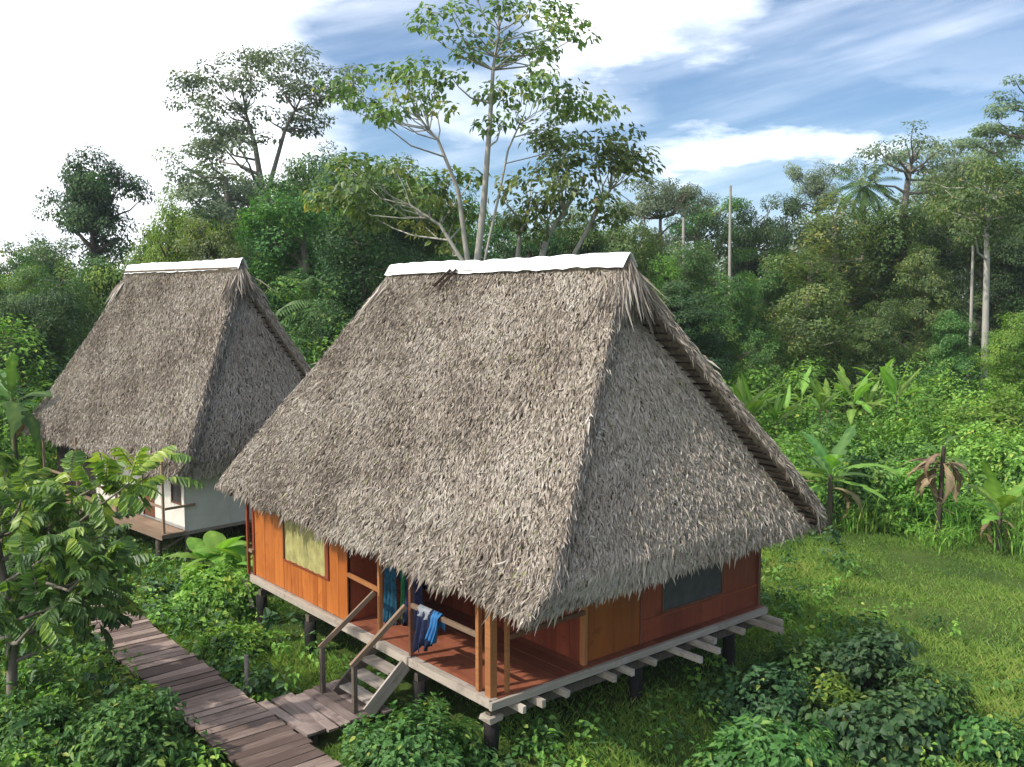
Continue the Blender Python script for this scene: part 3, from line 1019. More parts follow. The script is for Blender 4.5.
def boardwalk():
    H = H1
    c = house_point(H, 6.0, -2.58, 0)
    root = empty('boardwalk', c, H['th'])
    tag(root, 'long plank boardwalk of mauve grey boards leading past both houses', 'boardwalk')
    # x = t offset, y = s offset
    y = -6.6
    while y < 6.4:
        wd = random.uniform(0.19, 0.25)
        o = box('plank', -0.58 + random.uniform(-.04, .04), 0.58 + random.uniform(-.04, .04), y, y + wd - random.uniform(0.012, 0.026), 0.20, 0.238 + random.uniform(-.006, .006), M['deck'], root, 0.005)
        o.rotation_euler = (random.gauss(0, .006), random.gauss(0, .006), random.gauss(0, 0.014))
        y += wd
    for x_ in (-0.42, 0.42):
        beam('bearer', (x_, -6.6, 0.145), (x_, 6.4, 0.145), 0.08, 0.10, M['stiltg'], root)
    for k in range(7):
        for x_ in (-0.42, 0.42):
            pole('stilt', (x_, -6.0 + 2 * k, -0.35), (x_, -6.0 + 2 * k, 0.09), 0.06, 0.06, M['stiltg'], root, 7)
    c = house_point(H, 2.92, -1.30, 0)
    ld = empty('landing', c, H['th'])
    tag(ld, 'small plank landing at the foot of the veranda steps', 'landing')
    x = -0.66
    while x < 0.72:
        wd = random.uniform(0.17, 0.22)
        o = box('plank', x, x + wd - random.uniform(.012, .026), -0.80 + random.uniform(-.06, .06), 0.80 + random.uniform(-.06, .06), 0.178, 0.216 + random.uniform(-.006, .006), M['deckl'], ld, 0.005)
        o.rotation_euler = (random.gauss(0, .006), random.gauss(0, .006), random.gauss(0, 0.012))
        x += wd
    for y_ in (-0.6, 0.6):
        beam('bearer', (-0.62, y_, 0.125), (0.70, y_, 0.125), 0.08, 0.09, M['stiltg'], ld)
        for x_ in (-0.4, 0.5):
            pole('stilt', (x_, y_, -0.35), (x_, y_, 0.08), 0.06, 0.06, M['stiltg'], ld, 7)
    p = house_point(H, 4.6, -1.78, -0.3)
    stk = pole('stake', p, p + Vector((0.0, 0.0, 1.02)), 0.045, 0.04, M['grey'], None, 7, 0.004)
    tag(stk, 'lone grey wooden stake standing in weeds beside the boardwalk', 'stake')


boardwalk()


def house_two():
    H = H2
    L, B, zf = H['L'], H['B'], H['zf']
    root = empty('stilt_house', H['C'], H['th'])
    tag(root, 'smaller white walled thatched house on stilts behind, at the left', 'house')
    vR = [(-0.05, -0.48), (0, -0.54), (0.08, -0.62), (0.2, -0.46), (0.4, -0.12), (0.6, 0.22), (0.8, 0.52), (1, 0.82)]
    vL = [(-0.05, 9.85), (0, 9.95), (0.06, 9.95), (0.3, 9.35), (0.6, 8.65), (1, 7.93)]
    eR = [(0, -0.45), (0.2, -0.18), (0.5, 0.28), (0.71, 0.65), (0.86, 0.95)]
    eL = [(0, 9.0), (0.5, 8.4), (0.86, 7.8)]
    rf = Roof(B, 0.54, 2.36, 2.62, L, 7.84, vR, vL, eR, eL, 0.08, 9)
    roof = build_roof(root, rf, 0.85, M['thatch'], M['thatch2'])
    ridge_sheet(roof, rf, 0.72, 4.5, 0.34, 0.14)
    ridge_sheet(roof, rf, 4.35, 8.02, 0.34, 0.125)
    zt = zf
    fl = box('floor', -0.60, B, 0.02, L, zt - 0.12, zt - 0.03, M['grey'], root)
    o = fl.location
    for i in range(3):
        box('floor_board', -0.62 + 0.21 * i - o.x, -0.62 + 0.21 * i + 0.2 - o.x, -0.02 - o.y, L - o.y, zt - 0.028 - o.z, zt - o.z, M['rail'], fl, 0.001)
    box('rim_board', -0.66, -0.625, -0.02, L, zt - 0.14, zt - 0.005, M['rail'], root, 0.003)
    for t_, s_ in ((-0.5, 0.5), (0.1, 0.08), (-0.5, 3.0), (-0.5, 5.5), (-0.5, 8.2), (B - 0.2, 0.1), (B / 2, 0.1), (B - 0.2, 4), (0.1, 4), (B - .2, 8.2)):
        pole('stilt', (t_, s_, -0.35), (t_, s_, zt - 0.12), 0.085, 0.08, M['stiltg'], root, 8, 0.006)
    z1 = 2.75
    # front wall in panels
    wf = box('wall', 0.02, 0.06, 0.04, 8.6, zt + 0.001, zt + 0.05, M['white_shaded'], root)

    def pan(wl, x0, x1, y0, y1, za, zb, mt, nm='wall_panel'):
        o_ = wl.location
        return box(nm, x0 - o_.x, x1 - o_.x, y0 - o_.y, y1 - o_.y, za - o_.z, zb - o_.z, mt, wl, 0.0008)
    pan(wf, 0.0, 0.02, 0.02, 0.16, zt + 0.01, z1, M['white'])
    pan(wf, 0.0, 0.02, 0.16, 0.74, zt + 0.01, 1.45, M['white'])
    pan(wf, 0.0, 0.02, 0.74, 1.72, zt + 0.01, z1, M['white'])
    pan(wf, 0.0, 0.02, 2.44, 3.70, zt + 0.01, z1, M['white'])
    pan(wf, 0.0, 0.02, 4.60, 5.6, zt + 0.01, z1, M['white'])
    pan(wf, 0.0, 0.02, 3.70, 4.60, zt + 0.01, 1.5, M['white'])
    pan(wf, 0.0, 0.02, 5.6, 8.6, zt + 0.01, z1, M['dark'])  # near-black panel paints the shade under the left eave
    wn = box('window', -0.012, 0.05, 0.165, 0.735, 1.455, 1.49, M['doorb'], root)
    pan(wn, 0.03, 0.04, 0.19, 0.71, 1.492, 2.5, M['screen_g'], 'screen')
    pan(wn, -0.008, 0.05, 0.165, 0.189, 1.492, 2.5, M['doorb'], 'frame')
    pan(wn, -0.008, 0.05, 0.711, 0.735, 1.492, 2.5, M['doorb'], 'frame')
    wn = box('window', -0.012, 0.05, 3.705, 4.595, 1.505, 1.54, M['doorb'], root)
    pan(wn, 0.03, 0.04, 3.73, 4.57, 1.542, 2.5, M['screen_g'], 'screen')
    pan(wn, -0.008, 0.05, 3.705, 3.729, 1.542, 2.5, M['doorb'], 'frame')
    dr = box('door', 0.03, 0.06, 1.75, 2.41, zt + 0.052, 2.7, M['doorb'], root)
    pan(dr, 0.0, 0.03, 1.82, 1.86, 1.75, 1.80, M['stilt'], 'handle')
    pan(dr, -0.01, 0.065, 2.411, 2.44, zt + 0.06, 2.7, M['red'], 'frame')
    pan(dr, -0.01, 0.065, 1.72, 1.749, zt + 0.06, 2.7, M['red'], 'frame')
    # end wall
    we = box('wall', 0.06, B, 0.06, 0.1, zt - 0.02, zt + 0.05, M['white_shaded'], root)
    pan(we, 0.02, 1.32, 0.035, 0.06, zt - 0.06, z1, M['white_shaded'])
    pan(we, 1.325, 3.0, 0.035, 0.06, zt - 0.06, 1.52, M['white_shaded'])
    pan(we, 3.005, B, 0.035, 0.06, zt - 0.06, z1, M['white_shaded'])
    wn = box('window', 1.33, 2.99, 0.02, 0.09, 1.525, 1.56, M['doorb'], root)
    pan(wn, 1.36, 2.96, 0.06, 0.07, 1.562, 2.5, M['screen_g'], 'screen')
    pan(wn, 1.33, 1.359, 0.02, 0.09, 1.562, 2.5, M['doorb'], 'frame')
    wk = box('wall', B - 0.04, B, 0.12, 8.6, zt + 0.001, z1, M['white_shaded'], root)
    wk = box('wall', 0.1, B - 0.05, 8.56, 8.6, zt + 0.001, z1, M['white_shaded'], root)
    # outer rail
    for s_ in (0.08, 2.9, 5.6, 8.2):
        beam('veranda_post', (-0.55, s_, zt), (-0.55, s_, 2.75), 0.06, 0.06, M['rail'], root)
    beam('railing', (-0.56, 0.05, 1.50), (-0.56, 8.2, 1.50), 0.045, 0.06, M['rail'], root)
    beam('railing', (-0.56, -0.02, 1.47), (0.28, -0.03, 1.47), 0.045, 0.06, M['rail'], root)
    # upright under the corner with its knee brace
    beam('brace', (-0.45, 0.4, zt - 0.5), (0.05, 0.1, zt - 0.15), 0.05, 0.06, M['stiltg'], root)
    return root


house_two()


# ------------------------------------------------------------------ vegetation builders
def in_house(X, Y, pad=0.0):
    r = np.zeros(np.shape(X), bool)
    for H, o in ((H1, 0.0), (H2, 0.6)):
        s, t = house_st(H, X, Y)
        r |= (s > -pad) & (s < H['L'] + pad) & (t > -pad - o) & (t < H['B'] + pad)
    return r


def on_walk(X, Y, pad=0.0):
    s, t = house_st(H1, X, Y)
    r = (t > -3.2 - pad) & (t < -1.97 + pad) & (s < 12.5)
    r |= (t > -2.1) & (t < -0.45 + pad) & (s > 2.05 - pad) & (s < 3.8 + pad)
    return r


def lawn():
    rng = np.random.default_rng(21)
    n = 330000
    X = rng.uniform(-14, 22, n)
    Y = 10.5 + 20.5 * rng.random(n) ** 1.15
    s, t = house_st(H1, X, Y)
    keep = ~on_walk(X, Y, 0.02) & (np.abs(X) < Y * 0.60 + 2) & ((in_house(X, Y) == False) | (rng.random(n) < 0.45))
    patch = np.sin(X * 0.9 + 1.3 * np.sin(Y * 0.6)) * np.cos(Y * 0.8 + np.sin(X * .5)) + 0.5 * np.sin(X * 2.3 + Y * 1.7)
    keep &= rng.random(n) < 0.75 + 0.25 * np.sign(patch)
    X, Y, patch = X[keep], Y[keep], patch[keep]
    n = len(X)
    P = np.stack([X, Y, np.full(n, -0.10)], 1)
    hgt = rng.uniform(0.08, 0.20, n) * (1 + 0.35 * patch)
    az_ = rng.uniform(0, 2 * math.pi, n)
    lean = rng.uniform(0.1, 0.7, n)
    D = norm(np.stack([np.cos(az_) * lean, np.sin(az_) * lean, np.ones(n)], 1))
    N = norm(np.stack([-np.cos(az_), -np.sin(az_), lean], 1))
    tint = np.clip(0.40 + 0.20 * patch + 0.12 * np.sin(X * 0.33 + 2 * np.sin(Y * 0.25)) + rng.normal(0, 0.2, n), 0, 0.95)
    LV = Leaves()
    LV.add(P, D, N, np.maximum(hgt, 0.09), rng.uniform(0.012, 0.03, n), tint, 0.4, 0.05, 0.3)
    tag(link('grass', LV.mesh('grass', M['grass'])), 'short sunny grass covering the clearing round the houses', 'grass', None, 'stuff')


lawn()


def puff_field(name, label, cat, P, R, per, leaf, mat, seed, aspect=0.55, up=0.7, kind='stuff', flat=0.8, odir=None, ctint=None):
    rng = np.random.default_rng(seed)
    LV = Leaves(name == 'undergrowth')
    clusters_to_leaves(LV, P, R, per, leaf, rng, flat, up, aspect, out=0.0, odir=odir, ctint=ctint)
    o = link(name, LV.mesh(name, mat))
    return tag(o, label, cat, None, kind)


def weeds():
    rng = np.random.default_rng(31)
    # low broad leaved weeds: left of the boardwalk, between boardwalk and houses, in the house's shade, near edge
    pts, rad = [], []
    for _ in range(6000):
        X = rng.uniform(-13, 9)
        Y = rng.uniform(10.6, 27)
        s, t = house_st(H1, X, Y)
        if on_walk(X, Y, 0.12) or (abs(X) > 0.6 * Y + 1.5):
            continue
        if in_house(X, Y, -0.2) and rng.random() < 0.9:
            continue
        left = t < -3.2
        mid = (-2.0 < t < 0.3) and s > 2.5
        near = (-2 < t) and s < 0.2 and Y < 14.6 and X < 2.6
        shade = (-2.2 < s < 0.2) and 1.0 < t < 7
        wgt = 0.85 if left else 0.8 if mid else 0.26 if near else 0.16 if shade else 0.05
        if X > 4:
            wgt = max(wgt * 0.25, 0.07 + 0.14 * (math.sin(X * 0.9 + 2) * math.sin(Y * 0.7) > 0.2))
        if mid and t > -1.3 and s < 8.6:
            wgt *= 0.22
        if rng.random() > wgt:
            continue
        h = rng.uniform(0.05, 0.40) if not shade else rng.uniform(0.0, 0.22)
        if left:
            h = rng.uniform(0.05, 0.55)
        if mid and s > 9.5:
            h *= 0.4
        pts.append((X, Y, h))
        rad.append(rng.uniform(0.16, 0.36))
    pts, rad = np.array(pts), np.array(rad)
    k = rng.random(len(pts))
    puff_field('undergrowth', 'low mid green broad leaved weeds around the boardwalk', 'weeds', pts[k < 0.5], rad[k < 0.5], 24, 0.12, M['lf_mid'], 1)
    puff_field('undergrowth', 'low bright green weeds scattered beside the boardwalk and houses', 'weeds', pts[k >= 0.62], rad[k >= 0.62], 24, 0.11, M['lf_bright'], 2)
    puff_field('undergrowth', 'low dark blue green creeping weeds in the shade of the houses', 'weeds', pts[(k >= 0.5) & (k < 0.62)], rad[(k >= 0.5) & (k < 0.62)], 18, 0.16, M['lf_blue'], 3, 0.8)


weeds()


def bush(label, px, Y, X, w_, h_, mat, leaf, seed, ncl=70, per=60, aspect=0.55, cat='shrub', name='shrub', depth=None, group=None, r=0.34):
    """one shrub: clusters on a lumpy dome, stems inside"""
    rng = np.random.default_rng(seed)
    depth = depth or w_ * 0.8
    lob = rdir(5, rng)
    C = []
    while len(C) < ncl:
        d = rdir(1, rng)[0]
        if d[2] < -0.15:
            continue
        k = 0.72 + 0.28 * max(0, (lob @ d).max()) ** 3 + rng.normal(0, 0.05)
        k *= rng.uniform(0.45, 1.0) ** 0.5 * (1.18 if rng.random() < 0.12 else 1)
        if rng.random() < 0.10:
            k *= rng.uniform(1.1, 1.35)
        C.append((d[0] * w_ * k, d[1] * depth * k, max(0.08, d[2]) * h_ * k))
    C = np.array(C)
    rr = r * np.clip(rng.normal(0.95, 0.3, ncl), 0.4, 1.6)
    root = empty(name, (X, Y, -0.06))
    tag(root, label, cat, group)
    LV = Leaves(True)
    clusters_to_leaves(LV, C, rr, per, leaf, rng, 0.7, 0.65, aspect, odir=C / np.array([w_, depth, h_]) + rng.normal(0, 0.25, C.shape))
    link('foliage', LV.mesh('foliage', mat), root)
    T = Tubes(5)
    for i in rng.choice(ncl, min(ncl, 16), False):
        c = C[i]
        T.path([(c[0] * 0.1, c[1] * 0.1, -0.15), (c[0] * 0.4, c[1] * 0.4, c[2] * 0.6), c * 0.97], 0.022, 0.008)
    link('stem', T.mesh('stem', M['barkd']), root)
    return root


bush('tall dark bush with heart shaped leaves on the lawn at the lower right', 0, 16.2, 6.2, 0.75, 1.45, M['lf_blue'], 0.105, 101, 55, 75, 0.75, r=0.34)
bush('broad mid green bush merging with the tall heart leaved bush on its left', 0, 16.6, 5.1, 0.8, 0.95, M['lf_mid'], 0.10, 120, 50, 70, 0.6, r=0.30)
bush('thin upright bush with light leaves on the right flank of the tall heart leaved bush', 0, 15.3, 7.0, 0.55, 1.0, M['lf_mid'], 0.105, 123, 32, 55, 0.55, r=0.26)
bush('straggling bush of mixed leaves between the tall and the low heart leaved bushes', 0, 15.3, 5.3, 0.7, 0.85, M['lf_bright'], 0.10, 124, 34, 50, 0.6, r=0.24)
bush('low bush with larger heart leaves in front of the tall dark bush', 0, 14.5, 5.9, 1.1, 0.75, M['lf_blue'], 0.135, 121, 60, 45, 0.8, r=0.34)
bush('small leafy bush at the lower right corner of the lawn', 0, 14.2, 7.4, 0.6, 0.6, M['lf_mid'], 0.11, 122, 40, 60, 0.6, r=0.26)
bush('dark green bush between the house corner stilt and the broad heart leaved bush', 0, 15.4, 4.3, 0.9, 0.95, M['lf_blue'], 0.11, 102, 60, 80, 0.7, r=0.28)
bush('rounded light green bush at the bottom edge right of the house', 0, 12.9, 3.55, 1.15, 1.35, M['lf_mid'], 0.115, 103, 95, 90, 0.55, r=0.28)
bush('leafy green bush at the bottom edge below the veranda steps', 0, 13.0, -1.35, 1.25, 1.1, M['lf_mid'], 0.10, 104, 100, 95, 0.55, r=0.28)
bush('dense dark green bush at the bottom left beside the boardwalk', 0, 13.4, -5.45, 0.9, 1.3, M['lf_mid'], 0.105, 105, 75, 90, 0.55, r=0.28)
bush('tangled green bush at the far left edge of the foreground', 0, 14.2, -7.3, 1.0, 0.9, M['lf_mid'], 0.11, 106, 60, 80, 0.5, r=0.28)
bush('leafy bush filling the gap between boardwalk and orange wall', 0, 20.6, -6.55, 1.0, 1.15, M['lf_bright'], 0.12, 107, 80, 80, 0.55, r=0.30)
bush('small low bush beside the boardwalk in front of the white house', 0, 23.6, -10.9, 0.7, 0.55, M['lf_bright'], 0.11, 108, 34, 70, 0.55, r=0.28)
bush('pale green bush among weeds near the lone stake', 0, 18.1, -5.3, 0.7, 0.7, M['lf_bright'], 0.10, 109, 45, 80, 0.5, r=0.24)


def big_leaf(L, W, seed, mat, tear=0.25, arch=0.5, nseg=9):
    """one paddle leaf: stalk, folded blade arching over, torn edges; grows along +y from the origin, up is z"""
    rng = np.random.default_rng(seed)
    V, F, T = [], [], []
    stalk = 0.18
    for i in range(nseg + 1):
        f = i / nseg
        y = L * (math.sin(f * arch * 1.5) / (arch * 1.5) if arch > 0.05 else f)
        z = L * ((math.cos(f * arch * 1.5) - 1) / (arch * 1.5) if arch > 0.05 else 0)
        g = max(0.0, (f - stalk) / (1 - stalk))
        wd = 0.03 if f <= stalk else W * 0.5 * (math.sin(min(1, g * 1.02) ** 0.62 * math.pi) ** 0.75) + 0.012
        for k, sx in enumerate((-1, -0.5, 0, 0.5, 1)):
            e = rng.uniform(-tear, tear * 0.3) * wd if abs(sx) == 1 and f > stalk else 0
            V.append(((wd + e) * sx, y, z + abs(sx) * wd * 0.28 - (sx * sx) * wd * 0.30 + rng.normal(0, 0.006)))
            T.append(0.45 + (0.25 if sx == 0 else 0) + rng.normal(0, 0.10))
    for i in range(nseg):
        for k in range(4):
            if tear > 0.3 and k in (0, 3) and rng.random() < tear * 0.35 and i > 1:
                continue
            q = i * 5 + k
            F.append((q, q + 1, q + 6, q + 5))
    return mesh_np('leaf', V, F, mat, np.clip(T, 0, .95), True)


PADDLE = [big_leaf(2.1, 0.56, k, M['lf_bright'], 0.42, a, 14) for k, a in enumerate((0.35, 0.6, 0.9, 1.2))]
PADDLE_D = [big_leaf(2.1, 0.56, 10 + k, M['lf_mid'], 0.5, a, 14) for k, a in enumerate((0.4, 0.8, 1.1, 1.3))]
PADDLE_DRY = [big_leaf(1.7, 0.34, 20 + k, M['lf_dry'], 0.5, a) for k, a in enumerate((0.9, 1.5, 1.9))]
HELI = [big_leaf(1.5, 0.30, 30 + k, M['lf_bright'], 0.2, a) for k, a in enumerate((0.15, 0.35, 0.6))]


def paddle_plant(name, label, cat, loc, stem_h, nleaf, meshes, sc, seed, spread=(0.2, 0.9), dry=0, group=None, stem=True, stem_r=0.11, lean=0.0):
    rng = np.random.default_rng(seed)
    root = empty(name, loc, rng.uniform(0, 6.28))
    tag(root, label, cat, group)
    if stem:
        T = Tubes(8)
        T.path([(0, 0, -0.2), (0.02 + lean * 0.3, 0, stem_h * 0.5), (lean, 0, stem_h)], stem_r, stem_r * 0.55)
        link('stem', T.mesh('stem', M['stem'] if dry < 3 else M['barkd']), root)
    for i in range(nleaf):
        a = i * 2.4 + rng.uniform(-.3, .3)
        f = i / max(1, nleaf - 1)
        el_ = 1.35 - (spread[0] + (spread[1] - spread[0]) * f) * 1.2
        o = link('leaf', meshes[int(rng.integers(0, len(meshes)))], root, (lean * (1 - 0), 0, stem_h * (1.0 - 0.12 * f)))
        o.rotation_euler = (el_, rng.uniform(-.25, .25), a)
        o.scale = (sc * rng.uniform(0.85, 1.1),) * 3
    for i in range(dry):
        o = link('dry_leaf', PADDLE_DRY[int(rng.integers(0, 3))], root, (lean * 0.8, 0, stem_h * rng.uniform(0.7, 0.95)))
        o.rotation_euler = (rng.uniform(-0.7, 0.7), rng.uniform(-.4, .4), rng.uniform(0, 6.28))
        o.scale = (max(sc, 0.85) * rng.uniform(0.7, 1.1),) * 3
    return root


def ground_at(px, Y):
    return (px - 512) / FPX * Y * (1 / math.cos(PITCH)) * 0.995


paddle_plant('banana_plant', 'large banana plant with broad green leaves beside the roof corner of the near house', 'banana plant', (9.55, 28.3, 0), 1.6, 12, PADDLE_D[:2] + PADDLE, 1.1, 3, (0.1, 1.15), 4)
paddle_plant('banana_plant', 'withered banana plant with drooping brown leaves at the lawn edge', 'banana plant', (12.2, 26.9, 0), 2.7, 3, PADDLE_D, 0.65, 5, (0.5, 0.9), 20, None, True, 0.10, 0.1)
paddle_plant('banana_plant', 'young banana plant with upright leaves at the right edge of the lawn', 'banana plant', (13.5, 26.0, 0), 1.0, 9, PADDLE, 0.8, 8, (0.0, 0.9), 4)
paddle_plant('banana_plant', 'banana plant with drooping leaves at the far left beyond the white house', 'banana plant', (-16.3, 31.0, 0), 3.6, 10, PADDLE_D, 1.2, 12, (0.05, 0.9), 2)
paddle_plant('banana_plant', 'bright banana plant showing in the gap between the two thatched roofs', 'banana plant', (-6.9, 34.0, 0), 3.4, 9, PADDLE, 1.0, 14, (0.05, 0.8), 0)
paddle_plant('banana_plant', 'lower banana plant right behind the white house roof edge', 'banana plant', (-6.0, 33.2, 0), 3.0, 8, PADDLE, 0.9, 15, (0.05, 0.8), 0)
rng_h = np.random.default_rng(77)
ORD = ('first', 'second', 'third', 'fourth', 'fifth', 'sixth', 'seventh', 'eighth', 'ninth', 'tenth', 'eleventh', 'twelfth', 'thirteenth', 'fourteenth')
for i in range(14):
    px = 728 + i * 13 + rng_h.uniform(-4, 4)
    Y = 41 + rng_h.uniform(-4, 4)
    paddle_plant('banana_plant', 'young bright banana plant beyond the lawn, ' + ORD[i] + ' from the left in its row', 'banana plant', (ground_at(px, Y), Y, 0), rng_h.uniform(1.9, 2.9), int(rng_h.integers(6, 10)), HELI if i % 3 else PADDLE, rng_h.uniform(0.9, 1.3) * (1 if i % 3 else 0.75), 200 + i, (0.0, rng_h.uniform(0.5, 1.0)), int(i % 4 == 0), 'row of young banana plants beyond the lawn', True, 0.06)


def tall_grass(label, X, Y, n, h, seed):
    rng = np.random.default_rng(seed)
    LV = Leaves()
    a = rng.uniform(0, 6.28, n)
    le = rng.uniform(0.15, 0.7, n)
    P = np.stack([rng.normal(0, 0.35, n), rng.normal(0, 0.35, n), np.zeros(n) - 0.05], 1)
    cur, D = P, norm(np.stack([np.cos(a) * le * 0.5, np.sin(a) * le * 0.5, np.ones(n)], 1))
    hh = h * rng.uniform(0.5, 1.1, n)
    for k in range(4):
        N = norm(np.stack([-np.cos(a), -np.sin(a), np.full(n, 0.4)], 1))
        LV.add(cur, D, N, hh / 3.2, 0.05 - 0.006 * k, np.clip(0.5 + rng.normal(0, .2, n), 0, 1), 0.5, 0.05, 0.0)
        cur = cur + D * (hh / 3.6)[:, None]
        D = norm(D + np.stack([np.cos(a) * le, np.sin(a) * le, -0.75 * le - 0.08], 1) * 0.75)
    o = link('reed_clump', LV.mesh('reed_clump', M['lf_bright']), None, (X, Y, 0))
    tag(o, label, 'reeds')


tall_grass('clump of tall arching reeds beside the withered banana plant', 12.7, 26.8, 60, 2.0, 4)
tall_grass('clump of tall arching reeds at the right edge of the lawn', 14.0, 25.6, 70, 1.7, 5)
tall_grass('clump of arching reeds left of the withered banana plant', 10.9, 27.8, 40, 1.6, 6)


tall_grass('clump of long grass at the lawn edge right of the large banana plant', 10.3, 28.4, 60, 1.2, 7)
tall_grass('clump of long grass behind the young banana plant at the right edge', 14.6, 27.0, 80, 1.9, 8)
tall_grass('clump of long grass at the foot of the withered banana plant', 11.9, 26.3, 70, 1.1, 9)
bush('sunlit bush behind the withered banana plant', 0, 28.6, 12.6, 1.3, 1.9, M['lf_bright'], 0.15, 111, 80, 70, 0.5, r=0.36)
bush('leafy bush between the large and the withered banana plants', 0, 29.6, 11.0, 1.2, 2.1, M['lf_mid'], 0.16, 112, 80, 70, 0.5, r=0.36)
bush('rounded bright bush at the right edge below the bare trunks', 0, 36.0, 18.3, 1.9, 3.6, M['lf_bright'], 0.20, 113, 110, 80, 0.5, r=0.5)


# ------------------------------------------------------------------ thicket (uncountable) behind the clearing
def thicket():
    rng = np.random.default_rng(41)

    def hmap(X, Y):
        r = np.interp(Y, [28.3, 30, 34, 40, 48, 56, 70], [0.9, 1.7, 2.6, 3.2, 4.4, 5.6, 6.2])
        l = np.interp(Y, [28, 32, 40, 50, 70], [2.2, 4.2, 6.0, 6.5, 8.0])
        k = np.clip((X + 4) / 6, 0, 1)
        return l * (1 - k) + r * k
    sets = {'b': [], 'm': [], 'd': [], 'o': []}
    for _ in range(940):
        Y = 27.9 + 45 * rng.random() ** 1.7
        X = rng.uniform(-0.62 * Y - 3, 0.62 * Y + 3)
        if in_house(X, Y, 1.6) or math.hypot(X - 9.55, Y - 28.7) < 1.5 or math.hypot(X - 12.2, Y - 27) < 0.8:
            continue
        edge = 28.6 + 0.9 * math.sin(X * 0.7) + 0.5 * math.sin(X * 1.9)
        if Y < edge and X > 5:
            continue
        s1, t1 = house_st(H1, X, Y)
        if X < 5 and (s1 < 10.0 and t1 < 9.2):
            continue
        h = float(hmap(X, Y)) * (0.72 + 0.20 * math.sin(X * 0.55 + Y * 0.33) + 0.14 * math.sin(X * 1.3 - Y * 0.9) + rng.normal(0, 0.14))
        if 9 < X < 18 and 36 < Y < 45 and (X / Y) < 0.42:
            h = min(h, 1.7)
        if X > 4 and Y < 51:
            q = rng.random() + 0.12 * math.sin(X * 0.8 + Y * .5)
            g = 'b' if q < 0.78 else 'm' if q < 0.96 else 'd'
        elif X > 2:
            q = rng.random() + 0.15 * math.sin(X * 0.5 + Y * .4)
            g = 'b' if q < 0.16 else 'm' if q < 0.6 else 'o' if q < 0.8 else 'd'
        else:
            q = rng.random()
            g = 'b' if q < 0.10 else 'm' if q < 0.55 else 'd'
        w_ = rng.uniform(0.8, 1.7) * (0.8 + Y / 130)
        ti = rng.normal(0, 0.13)
        n_ = int(11 + 5 * h * w_ / 3)
        for d in rdir(n_, rng):
            zz = h * (0.45 + 0.55 * d[2]) if rng.random() < 0.8 else h * rng.uniform(0.1, 0.8)
            k_ = rng.uniform(0.8, 1.15)
            sets[g].append((X + d[0] * w_ * k_, Y + d[1] * w_ * k_, max(0.15, zz), rng.uniform(0.38, 0.72) * (0.8 + Y / 110), d[0], d[1], abs(d[2]) + 0.15, ti))
    for g, mt, nm in (('b', 'lf_bright', 'bright green thicket of shrubs and vines beyond the lawn'), ('m', 'lf_mid', 'mid green thicket along the foot of the forest'),
                      ('d', 'lf_dark', 'dark green thicket in the forest understorey'), ('o', 'lf_olive', 'olive green vines over the understorey')):
        A = np.array(sets[g])
        puff_field('thicket', nm, 'thicket', A[:, :3], A[:, 3], 62 if g == 'b' else 50, 0.185, M[mt], 50 + len(g), 0.55, 0.6, odir=A[:, 4:7], ctint=A[:, 7])


thicket()


# ------------------------------------------------------------------ trees
def px_clusters(lst, Y, rng, dy=1.2):
    return np.array([at(x, y, Y + rng.normal(0, dy)) for x, y in lst], float)


def custom_tree(name, label, X, Y, trunks, lst, mat, bark, leaf, per, R, seed, dy=1.2, extra=0, flat=0.6, aspect=0.55, rb=0.05, up=0.6, group=None, jit=0.5):
    """tree whose limbs reach given crown points; trunks: list of [(px,py)...] with radii"""
    rng = np.random.default_rng(seed)
    C = px_clusters(lst, Y, rng, dy)
    if extra:
        e = C[rng.integers(0, len(C), extra)] + rng.normal(0, jit, (extra, 3)) * np.array([1, 1.4, 0.7])
        C = np.concatenate([C, e])
    base = np.array([X, Y, 0.0])
    root = empty(name, tuple(base))
    tag(root, label, 'tree', group)
    Cl = C - base
    which = [[] for _ in trunks]
    tp = []
    for pts, rad in trunks:
        tp.append([np.array(at(x, y, Y)) - base if y is not None else np.array([(x), 0, -0.3]) for x, y in pts])
    for c in Cl:
        which[int(np.argmin([min(np.linalg.norm(c - p) for p in t) for t in tp]))].append(c)
    V, F, k = [], [], 0
    for (pts, rad), t, cs in zip(trunks, tp, which):
        T = grow(t, rad, np.array(cs) if cs else np.zeros((0, 3)), rng, rb)
        V += T.V
        F += [tuple(i + k for i in f) for f in T.F]
        k = len(V)
    link('trunk', mesh_np('trunk', np.array(V), np.array(F), M[bark], None, True), root)
    LV = Leaves(leaf > 0.25)
    clusters_to_leaves(LV, Cl, R, per, leaf, rng, flat, up, aspect)
    link('crown', LV.mesh('crown', M[mat]), root)
    return root


